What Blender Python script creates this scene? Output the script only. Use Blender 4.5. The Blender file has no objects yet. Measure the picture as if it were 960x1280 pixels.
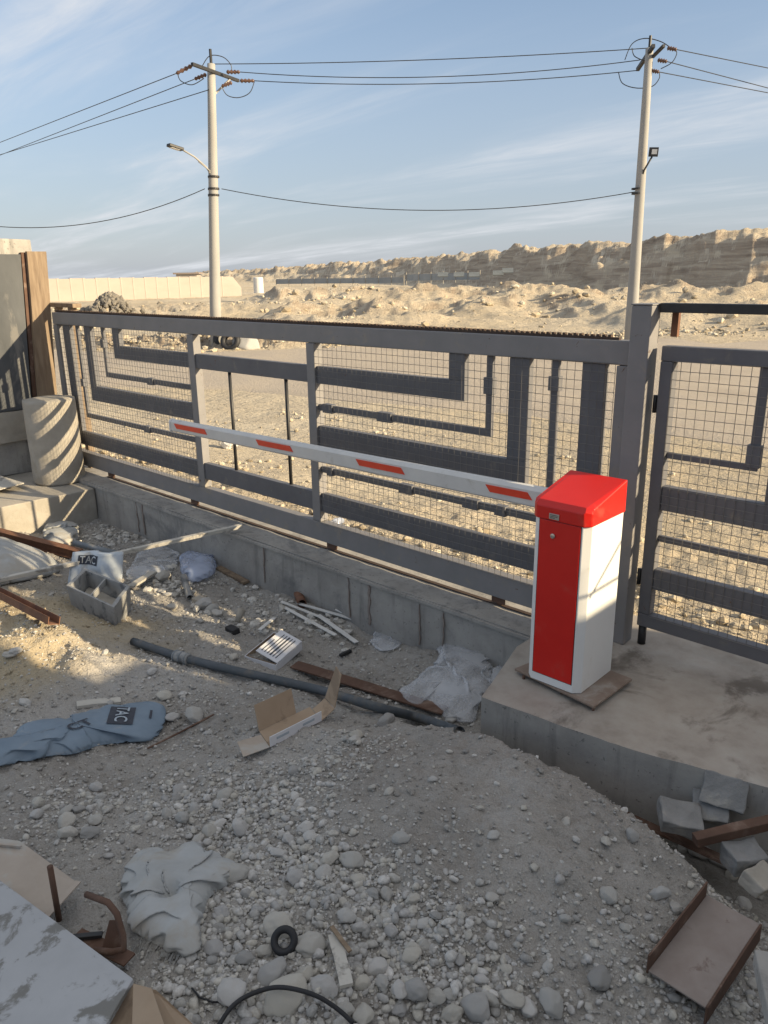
import bpy, bmesh, math, random
import numpy as np
from mathutils import Vector, Matrix, noise
random.seed(7); rng = np.random.default_rng(11)
S = bpy.context.scene
COL = S.collection
R = math.radians

# ------------------------------------------------------------------ camera
F = 961.0
PITCH, ROLL, HEAD = R(17.2), R(0.8), R(46.7)
CAM = Vector((1.688, -3.826, 2.0))
h_ = Vector((-math.cos(HEAD), math.sin(HEAD), 0)); r_ = Vector((math.sin(HEAD), math.cos(HEAD), 0)); u_ = Vector((0, 0, 1))
FW = h_*math.cos(PITCH) - u_*math.sin(PITCH); U0 = u_*math.cos(PITCH) + h_*math.sin(PITCH)
RT = r_*math.cos(ROLL) - U0*math.sin(ROLL); UP = r_*math.sin(ROLL) + U0*math.cos(ROLL)
cd = bpy.data.cameras.new('camera'); cam = bpy.data.objects.new('camera', cd); COL.objects.link(cam)
cam.matrix_world = Matrix(((RT.x, UP.x, -FW.x, CAM.x), (RT.y, UP.y, -FW.y, CAM.y), (RT.z, UP.z, -FW.z, CAM.z), (0, 0, 0, 1)))
cd.sensor_fit = 'VERTICAL'; cd.sensor_height = 36; cd.sensor_width = 27; cd.lens = F/1280*36
cd.clip_start = 0.05; cd.clip_end = 6000
S.camera = cam
S.render.resolution_x, S.render.resolution_y = 768, 1024

# ------------------------------------------------------------------ sun, sky, exposure
SUN_AZ, SUN_EL = R(22), R(19.5)            # from +X towards +Y
sund = Vector((math.cos(SUN_AZ)*math.cos(SUN_EL), math.sin(SUN_AZ)*math.cos(SUN_EL), math.sin(SUN_EL)))
sl = bpy.data.lights.new('sun', 'SUN'); sl.energy = 5.0; sl.angle = R(0.55); sl.color = (1.0, 0.81, 0.53)
so = bpy.data.objects.new('sun', sl); COL.objects.link(so)
so.rotation_euler = sund.to_track_quat('Z', 'Y').to_euler(); so.location = (20, 5, 20)
W = bpy.data.worlds.new('World'); S.world = W; W.use_nodes = True
wn, wl = W.node_tree.nodes, W.node_tree.links
wn.clear()
sky = wn.new('ShaderNodeTexSky'); sky.sky_type = 'NISHITA'; sky.sun_disc = False
sky.sun_elevation = SUN_EL; sky.sun_rotation = math.pi/2 - SUN_AZ
sky.air_density = 1.0; sky.dust_density = 1.0; sky.ozone_density = 1.6; sky.altitude = 200
bg = wn.new('ShaderNodeBackground'); bg.inputs[1].default_value = 0.10
wo = wn.new('ShaderNodeOutputWorld')
tc = wn.new('ShaderNodeTexCoord')
sep = wn.new('ShaderNodeSeparateXYZ'); wl.new(tc.outputs['Generated'], sep.inputs[0])
def wmath(op, a, b=None, c=None):
    n = wn.new('ShaderNodeMath'); n.operation = op
    for i, v in enumerate((a, b, c)):
        if v is None: continue
        if isinstance(v, (int, float)): n.inputs[i].default_value = v
        else: wl.new(v, n.inputs[i])
    return n.outputs[0]
zz = wmath('ADD', wmath('MAXIMUM', sep.outputs[2], 0.0), 0.10)
cx = wmath('DIVIDE', sep.outputs[0], zz); cy = wmath('DIVIDE', sep.outputs[1], zz)
comb = wn.new('ShaderNodeCombineXYZ'); wl.new(cx, comb.inputs[0]); wl.new(cy, comb.inputs[1])
mp = wn.new('ShaderNodeMapping'); mp.inputs['Rotation'].default_value = (0, 0, R(-52)); mp.inputs['Scale'].default_value = (0.34, 1.25, 1); mp.inputs['Location'].default_value = (3.1, 1.7, 0)
wl.new(comb.outputs[0], mp.inputs[0])
n1 = wn.new('ShaderNodeTexNoise'); n1.inputs['Scale'].default_value = 0.75; n1.inputs['Detail'].default_value = 7; n1.inputs['Roughness'].default_value = 0.55; n1.inputs['Distortion'].default_value = 0.5
wl.new(mp.outputs[0], n1.inputs['Vector'])
cr = wn.new('ShaderNodeMapRange'); cr.inputs[1].default_value = 0.44; cr.inputs[2].default_value = 0.70; cr.inputs[3].default_value = 0; cr.inputs[4].default_value = 0.75; cr.interpolation_type = 'SMOOTHSTEP'
wl.new(n1.outputs[0], cr.inputs[0])
# a low milky veil near the horizon, as dust in the air
veil = wn.new('ShaderNodeMapRange'); veil.inputs[1].default_value = 0.0; veil.inputs[2].default_value = 0.42; veil.inputs[3].default_value = 0.75; veil.inputs[4].default_value = 0.10; veil.interpolation_type = 'SMOOTHSTEP'
wl.new(sep.outputs[2], veil.inputs[0])
mixv = wn.new('ShaderNodeMixRGB'); mixv.inputs[2].default_value = (2.55, 2.85, 3.5, 1)
wl.new(veil.outputs[0], mixv.inputs[0]); wl.new(sky.outputs[0], mixv.inputs[1])
mixc = wn.new('ShaderNodeMixRGB'); mixc.inputs[2].default_value = (4.4, 4.55, 4.8, 1)
n2 = wn.new('ShaderNodeTexNoise'); n2.inputs['Scale'].default_value = 3.4; n2.inputs['Detail'].default_value = 8; n2.inputs['Roughness'].default_value = 0.62; n2.inputs['Distortion'].default_value = 0.8
wl.new(mp.outputs[0], n2.inputs['Vector'])
cr2 = wn.new('ShaderNodeMapRange'); cr2.inputs[1].default_value = 0.36; cr2.inputs[2].default_value = 0.66; cr2.inputs[3].default_value = 0.35; cr2.inputs[4].default_value = 1.25; wl.new(n2.outputs[0], cr2.inputs[0])
wl.new(wmath('MINIMUM', wmath('MULTIPLY', cr.outputs[0], cr2.outputs[0]), 0.9), mixc.inputs[0]); wl.new(mixv.outputs[0], mixc.inputs[1])
# smooth bright cloud added overhead, out of view, to fill the shade below
hi = wn.new('ShaderNodeMapRange'); hi.inputs[1].default_value = 0.42; hi.inputs[2].default_value = 0.8; hi.inputs[3].default_value = 0; hi.inputs[4].default_value = 0.9; hi.interpolation_type = 'SMOOTHSTEP'
wl.new(sep.outputs[2], hi.inputs[0])
mixh = wn.new('ShaderNodeMixRGB'); mixh.inputs[2].default_value = (3.9, 3.9, 3.95, 1)
wl.new(hi.outputs[0], mixh.inputs[0]); wl.new(mixc.outputs[0], mixh.inputs[1])
wl.new(mixh.outputs[0], bg.inputs[0]); wl.new(bg.outputs[0], wo.inputs[0])
vs = S.view_settings; S.display_settings.display_device = 'sRGB'
vs.view_transform = 'Standard'; vs.look = 'None'; vs.exposure = 0.8; vs.gamma = 1; vs.use_curve_mapping = False
S.render.engine = 'CYCLES'
S.cycles.max_bounces = 6; S.cycles.transparent_max_bounces = 12

# ------------------------------------------------------------------ projecting helpers (a point of the place from where it was measured)
def ray(px, py):
    return (FW + RT*((px-480)/F) + UP*((640-py)/F)).normalized()
def atz(px, py, z):
    d = ray(px, py); return CAM + d*((z-CAM.z)/d.z)
def aty(px, py, y):
    d = ray(px, py); return CAM + d*((y-CAM.y)/d.y)
def atx(px, py, x):
    d = ray(px, py); return CAM + d*((x-CAM.x)/d.x)
def atd(px, py, D):                       # at horizontal distance D
    d = ray(px, py); return CAM + d*(D/math.hypot(d.x, d.y))

# ------------------------------------------------------------------ numpy noise
_perm = rng.permutation(512).astype(np.int64)
_ga = rng.random(512)*2*np.pi
def pn(x, y):
    xi = np.floor(x).astype(np.int64); yi = np.floor(y).astype(np.int64)
    xf = x-xi; yf = y-yi
    def gr(ix, iy, dx, dy):
        a = _ga[_perm[(_perm[ix & 511] + iy) & 511]]
        return np.cos(a)*dx + np.sin(a)*dy
    u = xf*xf*xf*(xf*(xf*6-15)+10); v = yf*yf*yf*(yf*(yf*6-15)+10)
    a = gr(xi, yi, xf, yf); b = gr(xi+1, yi, xf-1, yf); c = gr(xi, yi+1, xf, yf-1); d = gr(xi+1, yi+1, xf-1, yf-1)
    return (a+(b-a)*u)*(1-v) + (c+(d-c)*u)*v
def fbm(x, y, f, o=4, g=0.5, ridge=False):
    s = 0; a = 1.0
    for i in range(o):
        n = pn(x*f+17.3*i, y*f-9.1*i)
        s = s + a*((1-2*np.abs(n))-0.6 if ridge else n); f *= 2.03; a *= g
    return s
def ss(a, b, x):
    t = np.clip((x-a)/(b-a), 0, 1); return t*t*(3-2*t)

# ------------------------------------------------------------------ ground heights
def g_in(x, y, fine=True):               # yard side of the fence
    x = np.asarray(x, float); y = np.asarray(y, float)
    z = -0.45 + 0.17*ss(-0.7, -1.9, y) + 0.13*ss(-2.0, -3.0, y)
    # spoil heap against the pad
    ramp = ss(-1.04, -1.26, y + 0.10*ss(0.3, 1.2, x))*(1-0.55*ss(-1.5, -3.0, y))
    m = np.exp(-(((x-0.05)/1.0)**2))
    z = z + 0.30*m*ramp + m*ramp*(0.05*fbm(x+3, y, 2.3, 3, .55) + 0.02*fbm(x, y+5, 7, 2))
    z = z - 0.05*ss(0.95, 1.3, x)*ss(-1.45, -1.1, y) + .075*np.exp(-(((x-.75)/.42)**2))*ss(-1.10, -1.3, y+.10*ss(.3, 1.2, x))*ss(-2.6, -1.6, y)
    z = z + 0.17*np.exp(-(((x+2.95)/0.75)**2+((y+2.15)/0.38)**2))*(1+.5*fbm(x, y, 3, 3))
    z = z + 0.10*np.exp(-(((x+4.9)/0.5)**2+((y+1.75)/0.35)**2))
    z = z + 0.12*np.exp(-(((x+0.75)/0.45)**2+((y+0.35)/0.35)**2))
    z = z + 0.05*fbm(x, y, 1.1, 3)
    if fine:
        z = z + 0.024*fbm(x, y, 4.5, 3, 0.6) + 0.013*fbm(x, y, 16, 3, 0.6)*(0.5+ss(-.2, .3, fbm(x, y, 1.6, 2)))
    return z
def gi(x, y):
    return float(g_in(np.array([x]), np.array([y]))[0])
def at(px, py):                          # where that line of sight meets the yard's ground
    d = ray(px, py); t = 1.0; p = CAM + d*t
    for _ in range(400):
        p = CAM + d*t
        dz = p.z - gi(p.x, p.y)
        if dz < 0.002: break
        t += max(0.004, dz*0.6)
    return p
PXS = [-600, 225, 340, 420, 500, 540, 610, 660, 740, 790, 850, 900, 960, 1150, 1400, 2400]
ELS = [-4, 1, 8, 14, 18, 22, 29, 33, 39, 37, 44, 51, 52, 56, 50, 30]
DIS = [500, 400, 300, 250, 200, 175, 140, 120, 98, 90, 84, 79, 76, 70, 70, 80]
def g_out(x, y):
    x = np.asarray(x, float); y = np.asarray(y, float)
    dx = x-CAM.x; dy = y-CAM.y
    d = np.hypot(dx, dy); fwd = dx*h_.x+dy*h_.y; rt = dx*r_.x+dy*r_.y
    az = np.arctan2(rt, fwd)
    px = 480+1006*np.tan(np.clip(az, -1.25, 1.25))
    back = np.abs(az) > 1.2
    z = -0.13 - 0.34*ss(0.7, 3.6, y) + 0*x
    yard = ss(0.15, -0.15, y)*ss(-40, -9.5, x)
    road = ss(0, 1, ss(5.5, 8, dist_near(x, y))*1.0)
    near = 1-ss(7.0, 9.0, fwd+0.35*rt)
    z = z + (0.05*fbm(x, y, 0.9, 4)+0.04*fbm(x, y, 3.5, 3, .6))*near
    # bumpy waste ground past the road
    past = ss(0, 3.0, dist_far(x, y))
    z = z + past*(0.12*fbm(x, y, 0.35, 4, .55))
    # spoil mounds in rows
    k1 = np.exp(-((d-46-4*np.sin(px*0.012))/7.5)**2)*ss(285, 380, px)*(1-0.45*ss(720, 830, px))
    rn = np.clip(fbm(x, y, 0.13, 4, .55, True)+0.75, 0, 2.2)
    z = z + 0.92*k1*rn
    k2 = np.exp(-((d-66)/8.0)**2)*ss(280, 360, px)
    z = z + 1.25*k2*np.clip(fbm(x+50, y, 0.11, 4, .55, True)+0.8, 0, 2)
    k3 = np.exp(-((d-60)/9.0)**2)*(1-ss(290, 340, px))
    z = z + 0.5*k3*np.clip(fbm(x, y+31, 0.22, 4, .6, True)+0.55, 0, 2)
    k4 = np.exp(-((d-39.5)/4.0)**2)*ss(740, 850, px)
    z = z + 0.75*k4*(0.8+0.5*fbm(x, y, 0.25, 3))
    # a band of rubble along the far verge on the left
    k5 = np.exp(-((dist_far(x, y)-1.2)/1.0)**2)*(1-ss(330, 420, px))
    z = z + 0.45*k5*np.clip(fbm(x, y, 0.8, 4, .6, True)+0.6, 0, 2)
    # long ridge, a cut face towards the plain
    D = np.interp(px, PXS, DIS); E = np.interp(px, PXS, ELS)
    D = D*(1 + 0.04*pn(px*.011+4, px*0+1.3) + 0.028*pn(px*.037, px*0+7.7) + .008*pn(px*.11, px*0+3.1) + .05*fbm(x, y, 0.05, 3))
    top = 2 + (E/1006)*np.interp(px, PXS, DIS)*(1.0 + .05*pn(px*.03, px*0+9.9) + .035*pn(px*.15, px*0+2.2))
    t = (d-D)/(0.24*D)
    steps = 0.10*np.sin(t*20+2*fbm(x, y, .05, 2))*(t > 0)*(t < 1)
    prof = np.clip(ss(0, 1, t)*0.82+0.18*ss(0, .3, t) + steps*0.14 + .22*fbm(x, y, .16, 4, .6)*ss(0, .2, t)*ss(1.1, .8, t), 0, 1.1)
    prof = np.where(t > 1, 1.0-0.02*(t-1), prof)
    rg = ss(190, 260, px)*(~back)
    z = z + rg*((top+0.45)*np.clip(prof, 0, 2) + ss(0.3, .9, t)*(0.02*D*0.42)*fbm(x, y, 0.10, 4, .6, True)*ss(2.5, 1, t))
    z = np.where(rg*(t > 3) > 0.5, np.minimum(z, top), z)
    # keep the yard's own ground above this sheet
    z = z*(1-yard) + yard*(-1.0)
    return z
# the road is a band between two lines
RN = ((-13.0, 5.6), (-1.9, 7.1)); RF = ((-20.6, 11.6), (-9.8, 26.0))
def _sd(x, y, L):
    (ax, ay), (bx, by) = L; dx, dy = bx-ax, by-ay; l = math.hypot(dx, dy)
    return (-(x-ax)*dy + (y-ay)*dx)/l
NEAR = [(-60, -26), (-40, -13), (-25, -2.0), (-18.0, 3.6), (-13.0, 5.9), (-9.5, 6.7), (-6.2, 7.3), (-1.9, 7.2), (4, 6.6), (14, 5.0), (40, 1.5)]
FAR = [(-72, -14), (-50, -3), (-33, 5.0), (-26, 8.6), (-21.0, 11.6), (-19.3, 14.0), (-16.5, 19.0), (-9.8, 26.5), (4, 31.0), (22, 35), (60, 40)]
def _pl(x, y, P):
    best = np.full(np.shape(x), 1e9); sg = np.zeros(np.shape(x))
    for (ax, ay), (bx, by) in zip(P[:-1], P[1:]):
        dx, dy = bx-ax, by-ay; l2 = dx*dx+dy*dy
        t = np.clip(((x-ax)*dx+(y-ay)*dy)/l2, 0, 1)
        qx = x-(ax+t*dx); qy = y-(ay+t*dy); dd = np.hypot(qx, qy)
        s = np.sign(-(qx)*dy+(qy)*dx); m = dd < best
        best = np.where(m, dd, best); sg = np.where(m, s, sg)
    return best*sg
def dist_near(x, y): return _pl(x, y, NEAR)
def dist_far(x, y): return _pl(x, y, FAR)

# ------------------------------------------------------------------ materials
def new_mat(name):
    m = bpy.data.materials.new(name); m.use_nodes = True
    nt = m.node_tree; return m, nt, nt.nodes['Principled BSDF']
def rampcols(nt, fac, cols):
    r = nt.nodes.new('ShaderNodeValToRGB'); e = r.color_ramp.elements
    while len(e) < len(cols): e.new(0.5)
    for i, (p, c) in enumerate(cols):
        e[i].position = p; e[i].color = (*c, 1)
    nt.links.new(fac, r.inputs[0]); return r.outputs[0]
def tnoise(nt, vec, scale, detail=5, rough=0.6, dist=0.0):
    n = nt.nodes.new('ShaderNodeTexNoise'); n.inputs['Scale'].default_value = scale
    n.inputs['Detail'].default_value = detail; n.inputs['Roughness'].default_value = rough; n.inputs['Distortion'].default_value = dist
    nt.links.new(vec, n.inputs['Vector']); return n.outputs[0]
def coords(nt, scale=(1, 1, 1), rot=(0, 0, 0)):
    t = nt.nodes.new('ShaderNodeTexCoord'); m = nt.nodes.new('ShaderNodeMapping')
    m.inputs['Scale'].default_value = scale; m.inputs['Rotation'].default_value = rot
    nt.links.new(t.outputs['Object'], m.inputs[0]); return m.outputs[0]
def mixrgb(nt, fac, a, b, mode='MIX'):
    n = nt.nodes.new('ShaderNodeMixRGB'); n.blend_type = mode
    for i, v in enumerate((fac, a, b)):
        if isinstance(v, (int, float)): n.inputs[i].default_value = v
        elif isinstance(v, tuple): n.inputs[i].default_value = (*v, 1)
        else: nt.links.new(v, n.inputs[i])
    return n.outputs[0]
def mrange(nt, v, a, b, c=0.0, d=1.0):
    n = nt.nodes.new('ShaderNodeMapRange'); n.interpolation_type = 'SMOOTHSTEP'
    for i, q in zip((1, 2, 3, 4), (a, b, c, d)): n.inputs[i].default_value = q
    nt.links.new(v, n.inputs[0]); return n.outputs[0]
def bump(nt, bs, hts, dist=0.01, strength=0.6):
    prev = None
    for hgt, st, dd in hts:
        b = nt.nodes.new('ShaderNodeBump'); b.inputs['Strength'].default_value = st; b.inputs['Distance'].default_value = dd
        nt.links.new(hgt, b.inputs['Height'])
        if prev: nt.links.new(prev, b.inputs['Normal'])
        prev = b.outputs[0]
    nt.links.new(prev, bs.inputs['Normal'])
def pmat(name, c1, c2, scale=6, rough=0.7, metal=0.0, bmp=0.3, bscale=60, bd=0.002, stain=None, stain_s=3, stain_t=(0.52, 0.62), stretch=(1, 1, 1), spec=0.4, c3=None, rustspots=False, streak=False):
    m, nt, bs = new_mat(name)
    v = coords(nt, stretch)
    n = tnoise(nt, v, scale, 6, 0.62)
    cols = [(0.3, c1), (0.7, c2)] if c3 is None else [(0.28, c1), (0.5, c2), (0.72, c3)]
    col = rampcols(nt, n, cols)
    if stain is not None:
        sn = mrange(nt, tnoise(nt, v, stain_s, 7, 0.65, 0.4), stain_t[0], stain_t[1])
        col = mixrgb(nt, sn, col, stain)
    if rustspots: col = mixrgb(nt, mrange(nt, tnoise(nt, v, 16, 6, 0.7, .5), 0.655, 0.70), col, (0.12, 0.06, 0.035))
    if streak:
        v3 = coords(nt, (7, 7, .8)); col = mixrgb(nt, mrange(nt, tnoise(nt, v3, 1.6, 6, .65), .5, .72, 0, .55), col, (0.15, 0.145, 0.135))
        col = mixrgb(nt, mrange(nt, tnoise(nt, v, 38, 4, .6), .62, .70, 0, .7), col, (0.13, 0.125, 0.12))
    nt.links.new(col, bs.inputs['Base Color'])
    bs.inputs['Roughness'].default_value = rough; bs.inputs['Metallic'].default_value = metal
    bs.inputs['Specular IOR Level'].default_value = spec
    if bmp: bump(nt, bs, [(tnoise(nt, v, bscale, 5, 0.6), bmp, bd)])
    return m
M = {}
# yard dirt
def dirt_mat(name, c1, c2, c3, fine=1.0):
    m, nt, bs = new_mat(name); v = coords(nt)
    a = tnoise(nt, v, 1.3*fine, 6, 0.6); b = tnoise(nt, v, 26*fine, 5, 0.65); c = tnoise(nt, v, 160*fine, 4, 0.7)
    col = rampcols(nt, a, [(0.32, c1), (0.5, c2), (0.68, c3)])
    col = mixrgb(nt, mrange(nt, b, 0.35, 0.7, 0.0, 0.5), col, c3)
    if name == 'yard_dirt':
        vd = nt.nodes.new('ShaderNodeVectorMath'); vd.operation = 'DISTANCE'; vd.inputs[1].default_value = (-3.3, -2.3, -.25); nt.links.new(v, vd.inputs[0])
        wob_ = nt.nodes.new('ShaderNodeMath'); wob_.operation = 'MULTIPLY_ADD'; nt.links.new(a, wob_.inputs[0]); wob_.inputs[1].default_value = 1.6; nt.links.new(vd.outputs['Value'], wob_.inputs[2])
        col = mixrgb(nt, mrange(nt, wob_.outputs[0], 1.3, 2.2, .85, 0), col, (0.47, 0.39, 0.26))  # yellow tint around the left heap, colours the sunlit patch stronger
    col = mixrgb(nt, 1.0, col, rampcols(nt, c, [(0.25, (0.72, 0.71, 0.70)), (0.6, (1.0, 1.0, 1.0)), (0.85, (1.15, 1.14, 1.12))]), 'MULTIPLY')
    nt.links.new(col, bs.inputs['Base Color']); bs.inputs['Roughness'].default_value = 0.95; bs.inputs['Specular IOR Level'].default_value = 0.15
    vo = nt.nodes.new('ShaderNodeTexVoronoi'); vo.inputs['Scale'].default_value = 75*fine; nt.links.new(v, vo.inputs['Vector'])
    bump(nt, bs, [(b, 0.9, 0.02/fine), (vo.outputs['Distance'], 0.6, 0.005/fine), (c, 0.8, 0.004/fine)])
    return m
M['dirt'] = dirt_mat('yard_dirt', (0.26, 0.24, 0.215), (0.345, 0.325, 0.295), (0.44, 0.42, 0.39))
# outer ground with strata on the steep faces
def outer_mat():
    m, nt, bs = new_mat('desert_ground'); v = coords(nt)
    a = tnoise(nt, v, 0.09, 7, 0.6); b = tnoise(nt, v, 0.9, 7, 0.68); c = tnoise(nt, v, 9, 6, 0.7)
    col = rampcols(nt, a, [(0.35, (0.50, 0.415, 0.29)), (0.5, (0.58, 0.49, 0.355)), (0.68, (0.63, 0.555, 0.43))])
    col = mixrgb(nt, mrange(nt, b, 0.42, 0.62, 0, 0.65), col, (0.47, 0.41, 0.32))
    col = mixrgb(nt, mrange(nt, c, 0.45, 0.7, 0, 0.45), col, (0.41, 0.355, 0.28))
    geo = nt.nodes.new('ShaderNodeNewGeometry'); sp = nt.nodes.new('ShaderNodeSeparateXYZ'); nt.links.new(geo.outputs['True Normal'], sp.inputs[0])
    steep = mrange(nt, sp.outputs[2], 0.97, 0.80)
    v2 = coords(nt, (0.07, 0.07, 1.1)); st = tnoise(nt, v2, 1.4, 7, 0.7, 0.8)
    sc = rampcols(nt, st, [(0.32, (0.23, 0.18, 0.135)), (0.5, (0.38, 0.31, 0.235)), (0.66, (0.52, 0.44, 0.33))])
    col = mixrgb(nt, steep, col, sc)
    nt.links.new(col, bs.inputs['Base Color']); bs.inputs['Roughness'].default_value = 0.95; bs.inputs['Specular IOR Level'].default_value = 0.1
    bump(nt, bs, [(b, 0.8, 0.5), (c, 0.9, 0.07), (tnoise(nt, v, 45, 4, .7), 0.6, 0.012)])
    return m
M['outer'] = outer_mat()
M['road'] = dirt_mat('dusty_road', (0.41, 0.355, 0.29), (0.45, 0.395, 0.33), (0.50, 0.43, 0.34), 0.5)
M['stone'] = None
def stone_mat(name, cols, isl=True, rough=0.85):
    m, nt, bs = new_mat(name); v = coords(nt)
    if isl:
        g = nt.nodes.new('ShaderNodeNewGeometry'); f = g.outputs['Random Per Island']
    else:
        g = nt.nodes.new('ShaderNodeObjectInfo'); f = g.outputs['Random']
    col = rampcols(nt, f, [(i/(len(cols)-1), c) for i, c in enumerate(cols)])
    n = tnoise(nt, v, 70, 6, 0.65)
    col = mixrgb(nt, 1.0, col, rampcols(nt, n, [(0.3, (0.68, 0.67, 0.65)), (0.7, (1.15, 1.14, 1.12))]), 'MULTIPLY')
    nt.links.new(col, bs.inputs['Base Color']); bs.inputs['Roughness'].default_value = rough; bs.inputs['Specular IOR Level'].default_value = 0.25
    bump(nt, bs, [(n, 0.5, 0.003)])
    return m
GREY = [(0.30, 0.295, 0.285), (0.47, 0.46, 0.445), (0.52, 0.495, 0.44), (0.41, 0.405, 0.39), (0.62, 0.605, 0.58), (0.36, 0.355, 0.35), (0.50, 0.48, 0.43)]
M['gravel'] = stone_mat('grey_gravel', GREY)
M['pebble'] = stone_mat('river_stone', GREY, False)
M['darkrubble'] = stone_mat('dark_block_rubble', [(.15, .14, .125), (.24, .22, .19), (.19, .175, .155), (.30, .275, .235)])
M['crumb'] = stone_mat('mortar_crumbs', [(.50, .49, .46), (.62, .60, .56), (.40, .38, .34)])
M['sandgravel'] = stone_mat('sandy_gravel', [(0.36, 0.30, 0.21), (0.55, 0.49, 0.38), (0.42, 0.35, 0.25), (0.60, 0.55, 0.45), (0.30, 0.25, 0.18)])
M['concrete'] = pmat('wall_concrete', (0.265, 0.25, 0.23), (0.355, 0.335, 0.305), 3.0, 0.9, 0, 0.5, 45, 0.004, stain=(0.19, 0.185, 0.18), stain_s=1.6, stain_t=(0.5, 0.68), c3=(0.43, 0.405, 0.365), streak=True)
M['pad'] = pmat('pad_concrete', (0.25, 0.215, 0.18), (0.36, 0.32, 0.275), 4.0, 0.92, 0, 0.6, 60, 0.003, stain=(0.16, 0.135, 0.11), stain_s=2.2, stain_t=(0.52, 0.66), c3=(0.42, 0.385, 0.34))
M['concrete_light'] = pmat('pale_concrete', (0.31, 0.285, 0.24), (0.42, 0.385, 0.33), 5.0, 0.9, 0, 0.5, 50, 0.004, stain=(0.33, 0.30, 0.25), stain_s=3)
M['pole'] = pmat('pole_concrete', (0.30, 0.295, 0.28), (0.37, 0.36, 0.34), 2.0, 0.85, 0, 0.2, 30, 0.003, stretch=(1, 1, .3))
M['gate'] = pmat('gate_grey_paint', (0.115, 0.115, 0.125), (0.145, 0.145, 0.155), 5.0, 0.6, 0, 0.25, 30, 0.001, stain=(0.24, 0.215, 0.18), stain_s=9, stain_t=(0.56, 0.80), rustspots=True)
M['post'] = pmat('post_grey_paint', (0.205, 0.20, 0.20), (0.245, 0.235, 0.235), 5.0, 0.6, 0, 0.25, 30, 0.001, stain=(0.30, 0.265, 0.215), stain_s=8, stain_t=(0.54, 0.78), rustspots=True)
M['wire'] = pmat('galvanised_wire', (0.17, 0.165, 0.16), (0.23, 0.22, 0.21), 20, 0.5, 0.5, 0)
M['rust'] = pmat('rusty_steel', (0.085, 0.048, 0.033), (0.135, 0.075, 0.05), 9, 0.8, 0.0, 0.5, 70, 0.002, stain=(0.24, 0.17, 0.13), stain_s=6, stain_t=(0.5, 0.7))
M['rustgrey'] = pmat('weathered_steel_web', (0.23, 0.185, 0.16), (0.30, 0.255, 0.225), 8, 0.65, 0.0, 0.3, 60, 0.001, stain=(0.12, 0.07, 0.05), stain_s=8, stain_t=(0.58, 0.7))
M['rustorange'] = pmat('orange_rust', (0.15, 0.07, 0.04), (0.23, 0.115, 0.065), 9, 0.8, 0.0, 0.4, 70, 0.002, stain=(0.13, 0.07, 0.05), stain_s=6, stain_t=(0.5, 0.7))
M['white'] = pmat('white_powder_coat', (0.76, 0.76, 0.74), (0.80, 0.80, 0.78), 3, 0.42, 0, 0.05, 200, 0.0004, stain=(0.60, 0.56, 0.48), stain_s=5, stain_t=(0.56, 0.85), spec=0.5)
M['red'] = pmat('red_powder_coat', (0.58, 0.010, 0.006), (0.66, 0.014, 0.008), 3, 0.4, 0, 0.08, 120, 0.0004, spec=0.5, stain=(0.50, 0.10, 0.07), stain_s=6, stain_t=(.56, .9))
M['redstrip'] = pmat('red_reflective_strip', (0.66, 0.05, 0.02), (0.74, 0.07, 0.03), 12, 0.35, 0, 0)
M['boom'] = pmat('boom_white_paint', (0.58, 0.57, 0.55), (0.66, 0.65, 0.62), 6, 0.45, 0, 0.05, 100, 0.0005, stain=(0.45, 0.42, 0.37), stain_s=8, stain_t=(0.58, 0.8))
M['chrome'] = pmat('brushed_metal', (0.5, 0.49, 0.46), (0.6, 0.59, 0.56), 20, 0.3, 0.9, 0)
M['black'] = pmat('black_rubber', (0.018, 0.018, 0.02), (0.03, 0.03, 0.032), 10, 0.6, 0, 0.2, 60, 0.001)
M['darkmetal'] = pmat('dark_metal', (0.03, 0.03, 0.032), (0.05, 0.05, 0.05), 10, 0.5, 0.3, 0)
M['glass'] = pmat('lamp_glass', (0.55, 0.56, 0.55), (0.6, 0.6, 0.6), 10, 0.15, 0, 0)
M['pipe'] = pmat('grey_blue_pipe', (0.16, 0.185, 0.205), (0.22, 0.24, 0.26), 9, 0.55, 0, 0.3, 60, 0.001, stain=(0.30, 0.28, 0.25), stain_s=7, stain_t=(0.50, 0.68))
M['wood'] = pmat('weathered_wood', (0.17, 0.12, 0.08), (0.29, 0.22, 0.15), 9, 0.85, 0, 0.6, 40, 0.002, stretch=(3, 3, .35), stain=(0.14, 0.10, 0.07), stain_s=3, stain_t=(.55, .7))
M['batten'] = pmat('pale_batten', (0.42, 0.40, 0.35), (0.55, 0.52, 0.46), 5, 0.8, 0, 0.4, 40, 0.001, stain=(.25, .23, .2), stain_s=6)
M['formwork'] = pmat('formwork_panel', (0.07, 0.075, 0.08), (0.11, 0.115, 0.12), 4, 0.8, 0, 0.3, 40, 0.002, stretch=(1, 1, .4), stain=(0.17, 0.165, 0.155), stain_s=3)
M['card'] = pmat('brown_cardboard', (0.33, 0.245, 0.17), (0.40, 0.305, 0.215), 6, 0.9, 0, 0.2, 60, 0.001, stain=(0.27, 0.20, 0.14), stain_s=5)
M['cardpale'] = pmat('pale_dusty_cardboard', (0.36, 0.305, 0.25), (0.44, 0.38, 0.32), 5, 0.9, 0, 0.2, 60, 0.001, stain=(0.42, 0.40, 0.36), stain_s=4)
M['cardwhite'] = pmat('white_printed_card', (0.66, 0.66, 0.68), (0.72, 0.72, 0.74), 6, 0.7, 0, 0.1, 60, 0.001)
M['print'] = pmat('dark_print', (0.035, 0.04, 0.055), (0.055, 0.06, 0.075), 20, 0.7, 0, 0)
M['printpale'] = pmat('pale_print', (0.34, 0.40, 0.45), (0.40, 0.45, 0.50), 20, 0.7, 0, 0)
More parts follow.
